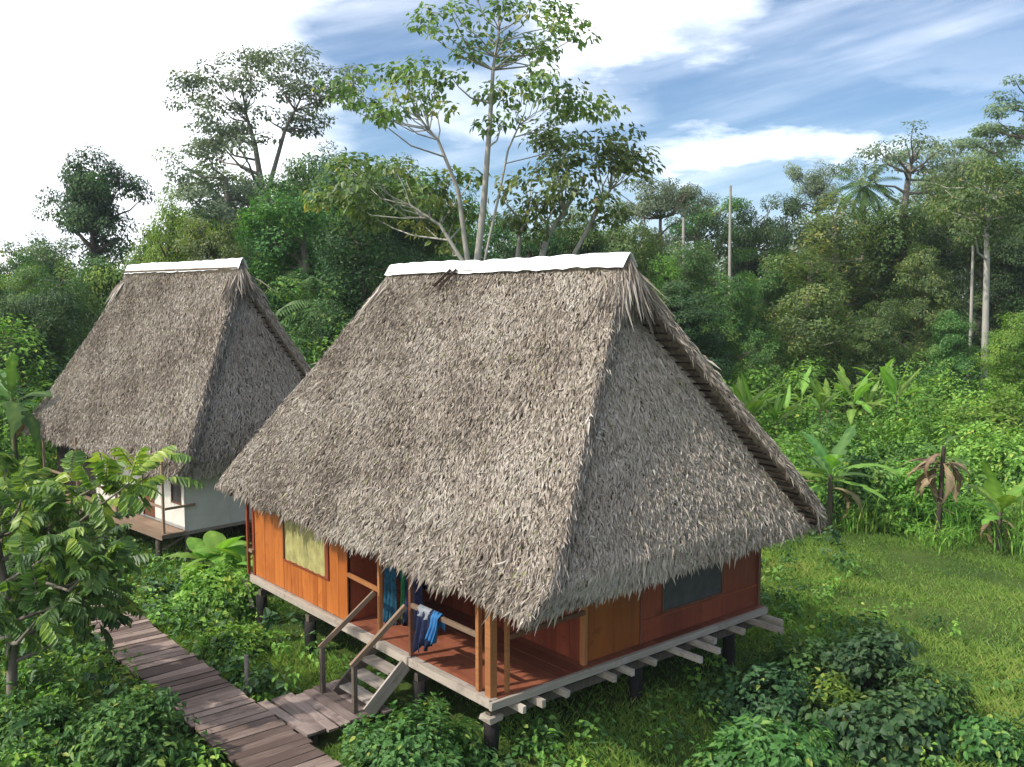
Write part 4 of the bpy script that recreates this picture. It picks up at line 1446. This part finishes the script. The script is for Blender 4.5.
# pale tall tree rising behind the ridge of the near house
TOP = [(430, 12), (452, 8), (478, 18), (505, 4), (530, 14), (556, 24), (582, 34), (440, 32), (520, 40), (562, 8), (500, -16), (470, -12), (542, -12), (420, 22), (545, 45), (490, 40), (465, 38)]
MID = [(470, 52), (450, 75), (375, 72), (350, 82), (395, 90), (420, 80), (362, 100), (410, 105), (385, 115), (440, 108), (345, 100), (400, 70), (425, 62), (430, 92)]
RGT = [(520, 86), (545, 94), (570, 90), (595, 98), (560, 108), (600, 112), (515, 100), (580, 104), (500, 88), (535, 78), (505, 118)]
custom_tree('tall_tree', 'tall slender pale barked tree with an open crown rising behind the near roof ridge', -1.05, 33.0,
            [([(0, None), (474, 290), (484, 200), (490, 120), (493, 70), (499, 30), (497, 0)], [0.17, 0.14, 0.11, 0.08, 0.06, 0.04, 0.022]),
             ([(-0.1, None), (470, 280), (458, 190), (438, 140), (412, 110)], [0.12, 0.10, 0.075, 0.05, 0.025]),
             ([(0.1, None), (478, 290), (500, 190), (508, 150), (525, 112)], [0.06, 0.05, 0.042, 0.035, 0.02])],
            TOP + MID + RGT, 'lf_airy', 'barkp', 0.24, 46, 0.66, 61, 0.9, 26, 0.42, 0.6, 0.022, 0.6)
LR = [(570, 140), (598, 138), (625, 144), (642, 154), (612, 164), (582, 168), (552, 164), (560, 190), (600, 192), (540, 200), (530, 176), (622, 160), (575, 210), (525, 215), (590, 152), (550, 140), (505, 195), (610, 210), (555, 225)]
custom_tree('spreading_tree', 'low spreading tree with layered branches just right of the tall pale tree', 1.2, 35.0,
            [([(0, None), (535, 280), (548, 235), (572, 200)], [0.18, 0.15, 0.10, 0.05]),
             ([(-0.3, None), (515, 280), (520, 235), (530, 200)], [0.12, 0.10, 0.07, 0.04]),
             ([(0.5, None), (560, 280), (590, 225), (610, 190)], [0.12, 0.10, 0.07, 0.04])],
            LR, 'lf_airy', 'barkp', 0.25, 48, 0.75, 62, 1.3, 30, 0.42, 0.6, 0.035, 0.7)
LL = [(405, 205), (385, 190), (360, 180), (430, 195), (340, 195), (420, 225), (370, 215), (395, 165), (350, 160), (450, 175), (440, 215), (455, 215)]
custom_tree('leaning_tree', 'leafy leaning tree left of the tall pale tree behind the near roof', -2.0, 34.5,
            [([(-0.2, None), (468, 270), (440, 225), (410, 205)], [0.10, 0.085, 0.06, 0.035])],
            LL, 'lf_airy', 'barkp', 0.26, 60, 0.75, 63, 1.3, 24, 0.5, 0.6, 0.03, 0.65)

# wide airy tree at the upper left
SP = [(195, 80), (185, 75), (210, 65), (230, 58), (250, 52), (265, 56), (285, 60), (300, 66), (320, 70), (340, 74), (330, 84), (300, 84), (275, 76), (240, 76), (215, 86), (200, 95),
      (255, 90), (285, 95), (320, 100), (240, 105), (210, 118), (205, 140), (225, 128), (300, 115), (345, 88), (270, 66), (350, 70), (195, 150), (215, 155), (310, 130), (265, 112), (240, 140)]
custom_tree('spreading_tree', 'wide airy grey green tree standing above the forest at upper left', -17.0, 64.0,
            [([(0, None), (262, 250), (262, 190), (255, 145), (245, 110)], [0.34, 0.28, 0.22, 0.16, 0.08]),
             ([(0.2, None), (266, 250), (268, 190), (285, 130), (300, 100)], [0.28, 0.22, 0.17, 0.12, 0.06])],
            SP, 'lf_grey', 'bark', 0.24, 110, 1.05, 64, 2.2, 60, 0.38, 0.6, 0.05, 0.75, None, 0.9)


def blob_tree_mesh(seed, kind):
    """reusable dense trees, unit: metres, base at the origin; kinds differ in outline"""
    rng = np.random.default_rng(seed)
    C, OD = [], []
    if kind == 'broad':
        H, W = 12.0, 4.2
        for k in range(7):
            b = np.array([rng.normal(0, W * 0.42), rng.normal(0, W * 0.42), rng.uniform(5.5, H - 2.2)])
            r = rng.uniform(1.6, 2.6)
            for d in rdir(17, rng):
                if d[2] > -0.55:
                    C.append(b + d * r * np.array([1.1, 1.1, 0.75]) * rng.uniform(0.8, 1.05))
                    OD.append(d)
        tr = [(0, 0, -0.3), (0.1, 0.1, 3), (0.2, -0.1, 6), (0, 0.1, 9)]
        rad = [0.35, 0.3, 0.24, 0.12]
    elif kind == 'mound':            # shrouded in creepers down to the ground
        H, W = 12.0, 4.0
        for k in range(17):
            f = (k + 0.5) / 17
            a = rng.uniform(0, 6.28)
            q = W * (1 - f ** 1.6) * rng.uniform(0.35, 1.0)
            b = np.array([math.cos(a) * q, math.sin(a) * q, 1.2 + (H - 2.6) * f])
            r = rng.uniform(1.1, 1.9)
            for d in rdir(11, rng):
                C.append(b + d * r * np.array([1.0, 1.0, 0.9]) * rng.uniform(0.8, 1.05))
                OD.append(d)
        tr = [(0, 0, -0.3), (0.1, 0.1, 3), (0.2, -0.1, 6), (0, 0.1, 9)]
        rad = [0.25, 0.2, 0.14, 0.08]
    elif kind == 'round':
        H, W = 12.0, 2.6
        for k in range(8):
            b = np.array([rng.normal(0, W * 0.38), rng.normal(0, W * 0.38), rng.uniform(6.0, H - 1.6)])
            r = rng.uniform(1.1, 1.8)
            for d in rdir(14, rng):
                if d[2] > -0.6:
                    C.append(b + d * r * rng.uniform(0.8, 1.05))
                    OD.append(d)
        tr = [(0, 0, -0.3), (0.1, 0, 3.5), (0, 0.1, 7), (0, 0, 10)]
        rad = [0.25, 0.22, 0.16, 0.08]
    elif kind == 'column':           # vine draped: foliage all the way down
        H, W = 13.0, 2.2
        for k in range(14):
            z = 1.0 + (H - 2.0) * k / 13
            b = np.array([rng.normal(0, W * 0.30), rng.normal(0, W * 0.30), z])
            r = rng.uniform(1.0, 1.7) * (1.15 - 0.35 * k / 13)
            for d in rdir(9, rng):
                C.append(b + d * r * np.array([1, 1, 1.1]) * rng.uniform(0.8, 1.05))
                OD.append(d)
        tr = [(0, 0, -0.3), (0.2, 0, 4), (0.1, 0.2, 8), (0, 0, 12)]
        rad = [0.3, 0.25, 0.2, 0.1]
    elif kind == 'umbrella':         # long bare bole, flat layered crown
        H, W = 14.0, 4.0
        for k in range(9):
            a = rng.uniform(0, 6.28)
            q = rng.uniform(0.2, 1.0)
            b = np.array([math.cos(a) * W * q, math.sin(a) * W * q, H - 1.6 - 1.8 * q * q + rng.normal(0, 0.6)])
            for _ in range(9):
                e = rng.normal(0, 1, 3) * np.array([0.9, 0.9, 0.22])
                C.append(b + e)
                OD.append(e + np.array([0, 0, 0.6]))
        tr = [(0, 0, -0.3), (0.05, 0, 4), (0.0, 0.1, 8), (0.1, 0, 11.2), (0.1, 0, 12.2)]
        rad = [0.18, 0.16, 0.14, 0.11, 0.06]
    C = np.array(C)
    T = grow(tr, rad, C[rng.random(len(C)) < (0.35 if kind != 'umbrella' else 0.8)], rng, 0.05, low=0.12 if kind != 'umbrella' else 0.74)
    LV = Leaves()
    per = {'broad': 230, 'round': 210, 'column': 190, 'umbrella': 150, 'mound': 170}[kind]
    R = {'broad': 0.85, 'round': 0.70, 'column': 0.75, 'umbrella': 0.72, 'mound': 0.72}[kind]
    ctr = C.mean(0)
    clusters_to_leaves(LV, C, R, per, 0.165, rng, 0.6 if kind != 'column' else 0.95, 0.6 if kind != 'column' else 0.3, 0.55, odir=OD)
    return T, LV


MESH = {}
for kind, seeds in (('broad', (1, 2, 3)), ('round', (4, 5)), ('column', (6, 7)), ('umbrella', (8, 9)), ('mound', (10, 12, 14))):
    for i, s_ in enumerate(seeds):
        T, LV = blob_tree_mesh(s_, kind)
        MESH[kind, i] = (T, LV, {})


def tree(kind, var, px, top, Y, wscale, mat, bark, label, name='forest_tree', rz=None, group=None):
    """place a tree so that its crown tops out at pixel row `top` at distance Y"""
    T, LV, cache = MESH[kind, var]
    if not cache:
        cache['c'] = LV.mesh('crown', M['lf_mid'])
        cache['t'] = T.mesh('trunk', M['bark'])
    h0 = {'broad': 11.6, 'round': 12.2, 'column': 13.6, 'umbrella': 13.6, 'mound': 12.6}[kind]
    p = at(px, top, Y)
    k = p.z / h0
    root = empty(name, (p.x, Y, 0), rz if rz is not None else random.uniform(0, 6.28))
    root.scale = (k * wscale, k * wscale, k)
    tag(root, label, 'tree', group)
    for nm, key, mt in (('trunk', 't', bark), ('crown', 'c', mat)):
        o = link(nm, cache[key], root)
        o.material_slots[0].link = 'OBJECT'
        o.material_slots[0].material = M[mt]
    return root


# left of the clearing
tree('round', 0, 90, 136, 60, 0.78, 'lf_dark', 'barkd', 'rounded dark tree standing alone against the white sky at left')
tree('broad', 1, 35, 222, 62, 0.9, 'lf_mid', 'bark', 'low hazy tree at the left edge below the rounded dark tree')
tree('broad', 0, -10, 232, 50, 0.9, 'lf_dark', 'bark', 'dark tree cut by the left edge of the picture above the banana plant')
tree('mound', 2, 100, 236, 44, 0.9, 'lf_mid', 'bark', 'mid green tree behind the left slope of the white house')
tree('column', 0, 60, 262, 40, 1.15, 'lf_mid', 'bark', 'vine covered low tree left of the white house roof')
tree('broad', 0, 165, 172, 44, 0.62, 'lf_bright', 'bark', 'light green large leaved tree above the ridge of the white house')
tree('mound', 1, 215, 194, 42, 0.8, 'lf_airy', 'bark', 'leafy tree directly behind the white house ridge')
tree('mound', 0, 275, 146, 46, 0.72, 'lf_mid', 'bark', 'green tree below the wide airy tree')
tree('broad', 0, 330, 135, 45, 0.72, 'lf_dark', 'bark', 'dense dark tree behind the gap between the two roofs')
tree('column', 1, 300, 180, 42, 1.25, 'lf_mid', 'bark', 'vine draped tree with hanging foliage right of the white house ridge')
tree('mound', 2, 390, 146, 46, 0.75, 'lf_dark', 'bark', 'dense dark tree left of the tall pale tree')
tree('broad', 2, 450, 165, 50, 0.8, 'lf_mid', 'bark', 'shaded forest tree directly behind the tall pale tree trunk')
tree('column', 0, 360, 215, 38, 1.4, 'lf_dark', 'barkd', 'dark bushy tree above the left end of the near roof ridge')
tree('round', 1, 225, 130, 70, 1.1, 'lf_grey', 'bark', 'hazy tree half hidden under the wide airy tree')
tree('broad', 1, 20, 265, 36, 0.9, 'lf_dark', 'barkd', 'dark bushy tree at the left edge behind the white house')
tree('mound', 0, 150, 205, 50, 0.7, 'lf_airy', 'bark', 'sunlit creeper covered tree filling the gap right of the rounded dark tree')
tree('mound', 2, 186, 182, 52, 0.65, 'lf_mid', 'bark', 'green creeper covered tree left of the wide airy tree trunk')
tree('mound', 1, 310, 132, 54, 0.6, 'lf_olive', 'bark', 'olive canopy tree right under the wide airy tree crown')
tree('broad', 1, 358, 128, 52, 0.6, 'lf_mid', 'bark', 'rounded canopy tree between the wide airy tree and the tall pale tree')
tree('mound', 0, 425, 158, 50, 0.7, 'lf_airy', 'bark', 'sunlit canopy tree seen through the branches left of the tall pale trunk')
tree('mound', 2, 585, 190, 50, 0.7, 'lf_mid', 'bark', 'creeper covered tree behind the spreading tree over the ridge')
tree('mound', 1, 640, 205, 64, 0.8, 'lf_airy', 'bark', 'sunlit canopy tree just right of the spreading tree')
tree('mound', 0, 30, 245, 46, 0.8, 'lf_airy', 'bark', 'sunlit creeper covered tree low at the left edge')
# middle and right
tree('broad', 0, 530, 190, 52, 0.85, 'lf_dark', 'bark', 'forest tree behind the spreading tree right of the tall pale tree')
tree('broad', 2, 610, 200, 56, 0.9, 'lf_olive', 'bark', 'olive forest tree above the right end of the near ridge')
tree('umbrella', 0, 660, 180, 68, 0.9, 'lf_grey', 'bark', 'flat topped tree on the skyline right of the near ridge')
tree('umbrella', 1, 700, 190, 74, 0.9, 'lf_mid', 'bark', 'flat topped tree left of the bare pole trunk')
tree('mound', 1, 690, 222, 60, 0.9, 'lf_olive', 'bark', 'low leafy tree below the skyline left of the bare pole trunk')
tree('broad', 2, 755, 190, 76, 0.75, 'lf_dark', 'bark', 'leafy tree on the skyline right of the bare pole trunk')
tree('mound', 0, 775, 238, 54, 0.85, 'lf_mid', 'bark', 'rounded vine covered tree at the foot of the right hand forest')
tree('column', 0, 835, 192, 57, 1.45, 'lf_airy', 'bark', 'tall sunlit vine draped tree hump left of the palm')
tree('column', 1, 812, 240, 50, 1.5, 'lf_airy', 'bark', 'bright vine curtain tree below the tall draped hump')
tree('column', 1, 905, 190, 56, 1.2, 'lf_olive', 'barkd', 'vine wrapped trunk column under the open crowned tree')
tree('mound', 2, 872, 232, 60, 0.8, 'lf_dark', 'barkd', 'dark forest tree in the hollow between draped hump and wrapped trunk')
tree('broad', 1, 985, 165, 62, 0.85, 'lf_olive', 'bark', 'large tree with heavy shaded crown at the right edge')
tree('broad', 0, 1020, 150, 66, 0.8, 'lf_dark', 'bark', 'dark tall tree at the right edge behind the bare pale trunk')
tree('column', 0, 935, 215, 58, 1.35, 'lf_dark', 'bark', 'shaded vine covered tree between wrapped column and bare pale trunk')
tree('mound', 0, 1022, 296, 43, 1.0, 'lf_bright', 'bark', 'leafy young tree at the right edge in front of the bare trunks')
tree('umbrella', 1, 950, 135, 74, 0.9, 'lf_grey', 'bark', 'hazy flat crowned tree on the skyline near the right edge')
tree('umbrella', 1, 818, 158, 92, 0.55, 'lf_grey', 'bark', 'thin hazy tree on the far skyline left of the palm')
tree('mound', 2, 955, 296, 47, 1.0, 'lf_mid', 'bark', 'low dark tree at the foot of the bare pale trunk')
tree('mound', 1, 735, 254, 49, 0.95, 'lf_mid', 'bark', 'leafy tree hiding the foot of the bare pole trunk')
tree('mound', 2, 660, 236, 58, 0.75, 'lf_bright', 'bark', 'light green tree between the near ridge end and the pole trunk')
tree('mound', 0, 885, 285, 48, 1.0, 'lf_olive', 'bark', 'small rounded tree in front of the shaded hollow of the right forest')
custom_tree('slender_tree', 'tree with a long straight bare pale trunk near the right edge', 24.1, 48.5, [([(0, None), (985, 345), (987, 260), (986, 200), (985, 175)], [0.20, 0.17, 0.14, 0.10, 0.05])],
            [(985, 170), (960, 180), (1005, 180), (975, 195), (1000, 200), (955, 205), (1015, 212), (980, 215), (965, 230), (1000, 228), (985, 236), (945, 190), (1022, 190), (990, 185)],
            'lf_olive', 'barkp', 0.19, 150, 0.85, 65, 1.3, 22, 0.7, 0.55, 0.03, 0.4, None, 0.5)
custom_tree('open_tree', 'open tree with bare grey limbs standing over the vine wrapped column', 25.3, 61.0, [([(0, None), (905, 300), (903, 220), (908, 180), (912, 158)], [0.35, 0.30, 0.24, 0.18, 0.08])],
            [(866, 152), (884, 146), (905, 140), (925, 142), (942, 150), (880, 165), (936, 166), (960, 150), (898, 158), (918, 170), (952, 168), (870, 172)],
            'lf_grey', 'bark', 0.22, 70, 0.85, 66, 1.8, 16, 0.4, 0.55, 0.06, 0.7, None, 0.7)
custom_tree('layered_tree', 'tallest dark layered tree reaching in at the upper right corner', 38.2, 66.0, [([(0, None), (1055, 260), (1050, 180), (1045, 130), (1040, 95)], [0.5, 0.42, 0.34, 0.22, 0.1])],
            [(1015, 80), (1003, 96), (1020, 105), (998, 113), (1024, 130), (984, 131), (1010, 142), (1042, 88), (1052, 110), (1036, 126), (970, 142), (1060, 95), (1000, 128)],
            'lf_grey', 'barkd', 0.24, 150, 0.95, 67, 2.0, 18, 0.32, 0.55, 0.06, 0.8, None, 0.6)
tree('broad', 2, 1008, 140, 58, 0.72, 'lf_olive', 'bark', 'massive olive crowned tree at the right edge behind the slender trunk')
tree('mound', 1, 1012, 205, 55, 0.85, 'lf_dark', 'barkd', 'dark shaded mass of creepers at the right edge behind the slender trunk')
tree('mound', 0, 925, 225, 54, 0.7, 'lf_airy', 'bark', 'sunlit creeper covered tree right of the vine wrapped column')
tree('mound', 1, 690, 266, 46, 1.3, 'lf_dark', 'bark', 'low dark bushy tree right of the near ridge end')


def bare_trunk(label, px, top, Y, r, mat='barkp'):
    p = at(px, top, Y)
    T = Tubes(8)
    T.path([(0, 0, -0.3), (0.05, 0, p.z * 0.5), (-0.03, 0, p.z)], r, r * 0.6)
    for k in range(0):
        z = p.z * random.uniform(0.72, 0.97)
        a = random.uniform(0, 6.28)
        T.path([(0, 0, z), (math.cos(a) * 0.5, math.sin(a) * 0.5, z + 0.35), (math.cos(a) * 0.75, math.sin(a) * 0.75, z + 0.8)], r * 0.4, 0.02)
    o = link('bare_trunk', T.mesh('bare_trunk', M[mat]), None, (p.x, Y, 0))
    tag(o, label, 'tree')


bare_trunk('straight bare pale pole of a dead tree in the forest gap', 731, 186, 53, 0.115)
bare_trunk('slimmer bare trunk just left of the long pale trunk near the right edge', 974, 235, 50, 0.10)
bare_trunk('short bare stub in the forest gap left of the pole trunk', 684, 218, 66, 0.15)


def palm(label, px, top, Y, seed, nf=22, L=2.3):
    rng = np.random.default_rng(seed)
    p = at(px, top, Y)
    root = empty('palm_tree', (p.x, Y, 0))
    tag(root, label, 'palm tree')
    hz = p.z - 0.9
    T = Tubes(8)
    T.path([(0, 0, -0.3), (0.08, 0, hz * 0.5), (0, 0, hz)], 0.16, 0.13)
    link('trunk', T.mesh('trunk', M['bark']), root)
    LV = Leaves()
    for i in range(nf):
        a = i * 2.4
        el_ = 1.2 - 1.9 * (i / nf)
        pos = np.array([0, 0, hz])
        d = np.array([math.cos(a) * math.cos(el_), math.sin(a) * math.cos(el_), math.sin(el_)])
        side = np.array([-math.sin(a), math.cos(a), 0])
        m = 16
        for k in range(m):
            pos = pos + d * L / m
            d = norm(d + np.array([0, 0, -0.085]))
            f = k / m
            ln = 0.75 * math.sin(math.pi * (0.12 + 0.85 * f)) + 0.1
            nn = np.cross(side, d)
            P = np.stack([pos, pos])
            D = np.stack([side + d * 0.7 - nn * 0.35 * -1, -side + d * 0.7 - nn * 0.35 * -1]) + np.array([0, 0, -0.35])
            LV.add(P, D, np.stack([nn, nn]), ln, 0.09, 0.45 + rng.normal(0, 0.15, 2), 0.4, 0.05, 0.1)
    link('crown', LV.mesh('crown', M['lf_olive']), root)


palm('palm with a shaggy crown standing in the right hand forest', 865, 172, 60, 3)
palm('dark fan of palm fronds in the gap between the two roofs', 318, 285, 40, 5, 20, 2.6)


# ------------------------------------------------------------------ far forest, one uncountable mass
def far_forest():
    rng = np.random.default_rng(91)
    C, R, OD = [], [], []
    for _ in range(150):
        Y = rng.uniform(74, 125)
        X = rng.uniform(-0.66 * Y, 0.66 * Y)
        px = X / Y * FPX + 512
        h = np.interp(px, [0, 120, 300, 560, 700, 800, 900, 1024], [9, 10, 13, 13, 12, 13.5, 17, 20]) * rng.uniform(0.75, 1.02) * (0.6 + 0.4 * Y / 95)
        w_ = rng.uniform(2.5, 4.5)
        for d in rdir(34, rng):
            C.append((X + d[0] * w_, Y + d[1] * w_, max(0.6, h * 0.66 + d[2] * h * 0.34)))
            R.append(rng.uniform(0.9, 1.5))
            OD.append(d)
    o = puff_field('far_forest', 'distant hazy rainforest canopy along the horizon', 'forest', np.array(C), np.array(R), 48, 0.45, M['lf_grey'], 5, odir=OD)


far_forest()


# ------------------------------------------------------------------ foreground tree at the left edge
def near_tree():
    rng = np.random.default_rng(17)
    X0, Y0 = -8.36, 15.4
    root = empty('young_tree', (X0, Y0, 0))
    tag(root, 'young tree with long feathery leaflets in the left foreground', 'tree')
    pts = [(20, 455), (45, 470), (70, 455), (100, 450), (130, 448), (150, 438), (25, 485), (60, 490), (95, 480), (30, 515), (65, 520), (100, 515), (100, 545),
           (20, 545), (55, 550), (85, 560), (110, 580), (20, 575), (50, 585), (80, 595), (5, 430), (0, 500), (-20, 470), (-25, 530), (-15, 560), (-40, 500), (45, 535), (75, 535), (40, 610), (10, 600),
           (85, 580), (100, 610), (-50, 560), (-60, 520), (60, 570), (30, 590), (10, 632), (50, 628)]
    C = np.array([at(x * 0.98 + 2, 497 + (y - 500) * 0.80 + 28, Y0 + rng.normal(0, 0.7)) for x, y in pts], float) - np.array([X0, Y0, 0])
    T = grow([(0, 0, -0.3), (0.05, 0, 0.9), (0.02, 0.05, 1.9), (-0.1, 0, 3.0), (-0.1, 0.1, 3.9)], [0.10, 0.085, 0.07, 0.05, 0.03], C, rng, 0.02, 0.05)
    LV = Leaves(True)
    for c in C:
        outw = norm(np.array([c[0], c[1], 0.25]))
        for k in range(8):
            d = norm(outw * 0.5 + rng.normal(0, 0.7, 3) + np.array([0, 0, 0.30]))
            L = rng.uniform(0.35, 0.66)
            side = norm(np.cross(d, [0, 0, 1.0]))
            pos = c + rng.normal(0, 0.12, 3)
            m = 9
            st = pos.copy()
            tb = rng.normal(-0.05, 0.14) + 0.30 * max(0.0, (c[2] - 2.9) / 1.5)  # upper clusters tinted lighter: sunlight on the top put into leaf colour
            for j in range(m):
                pos = pos + d * L / m
                d = norm(d + np.array([0, 0, -0.09]))
                ll = 0.20 * (0.7 + 0.5 * math.sin(math.pi * (j + 0.5) / m)) * rng.uniform(0.85, 1.15)
                D = np.stack([side + d * 0.55, -side + d * 0.55]) + np.array([0, 0, -0.42]) + rng.normal(0, 0.1, (2, 3))
                nn = np.cross(side, d)
                N = np.stack([nn + side * 0.35, nn - side * 0.35])
                N = np.where((N[:, 2:3] < 0), -N, N)
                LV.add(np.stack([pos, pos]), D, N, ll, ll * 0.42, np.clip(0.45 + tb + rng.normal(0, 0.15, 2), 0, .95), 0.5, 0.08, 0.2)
            T.seg(st, pos, 0.008, 0.004)
    link('trunk', T.mesh('trunk', M['bark']), root)
    link('crown', LV.mesh('crown', M['lf_sun_tint']), root)


near_tree()
# broad leaved plants by the stilts of the white house
for i, (px, Y, h) in enumerate(((212, 22.6, 0.75), (238, 22.2, 0.6), (196, 23.0, 0.5))):
    lab = ('broad leaved plant with large light green leaves under the white house corner', 'broad leaved plant nearest the orange wall corner', 'small broad leaved plant left of the others under the white house')[i]
    paddle_plant('leafy_plant', lab, 'plant', (ground_at(px, Y), Y, 0), h, 9, [big_leaf(0.95, 0.55, 60 + i * 3 + k, M['lf_bright'], 0.1, 0.7) for k in range(2)], 1.0, 300 + i, (0.2, 1.0), 0, None, True, 0.03)


# ------------------------------------------------------------------ moist air
def haze(density):
    x0, x1, y0, y1, z0, z1 = -110, 110, -12, 150, -1.2, 34
    V = [(x0, y0, z0), (x1, y0, z0), (x1, y1, z0), (x0, y1, z0), (x0, y0, z1), (x1, y0, z1), (x1, y1, z1), (x0, y1, z1)]
    m, t = new_mat('moist air')
    vol = t.n('ShaderNodeVolumePrincipled')
    vol.inputs['Color'].default_value = (0.86, 0.92, 1.0, 1)
    vol.inputs['Density'].default_value = density
    vol.inputs['Anisotropy'].default_value = 0.2
    o = t.n('ShaderNodeOutputMaterial')
    t.l(vol.outputs[0], o.inputs['Volume'])
    tag(link('haze', mesh_np('haze', V, BOXF, m)), kind='stuff')


haze(0.00035)
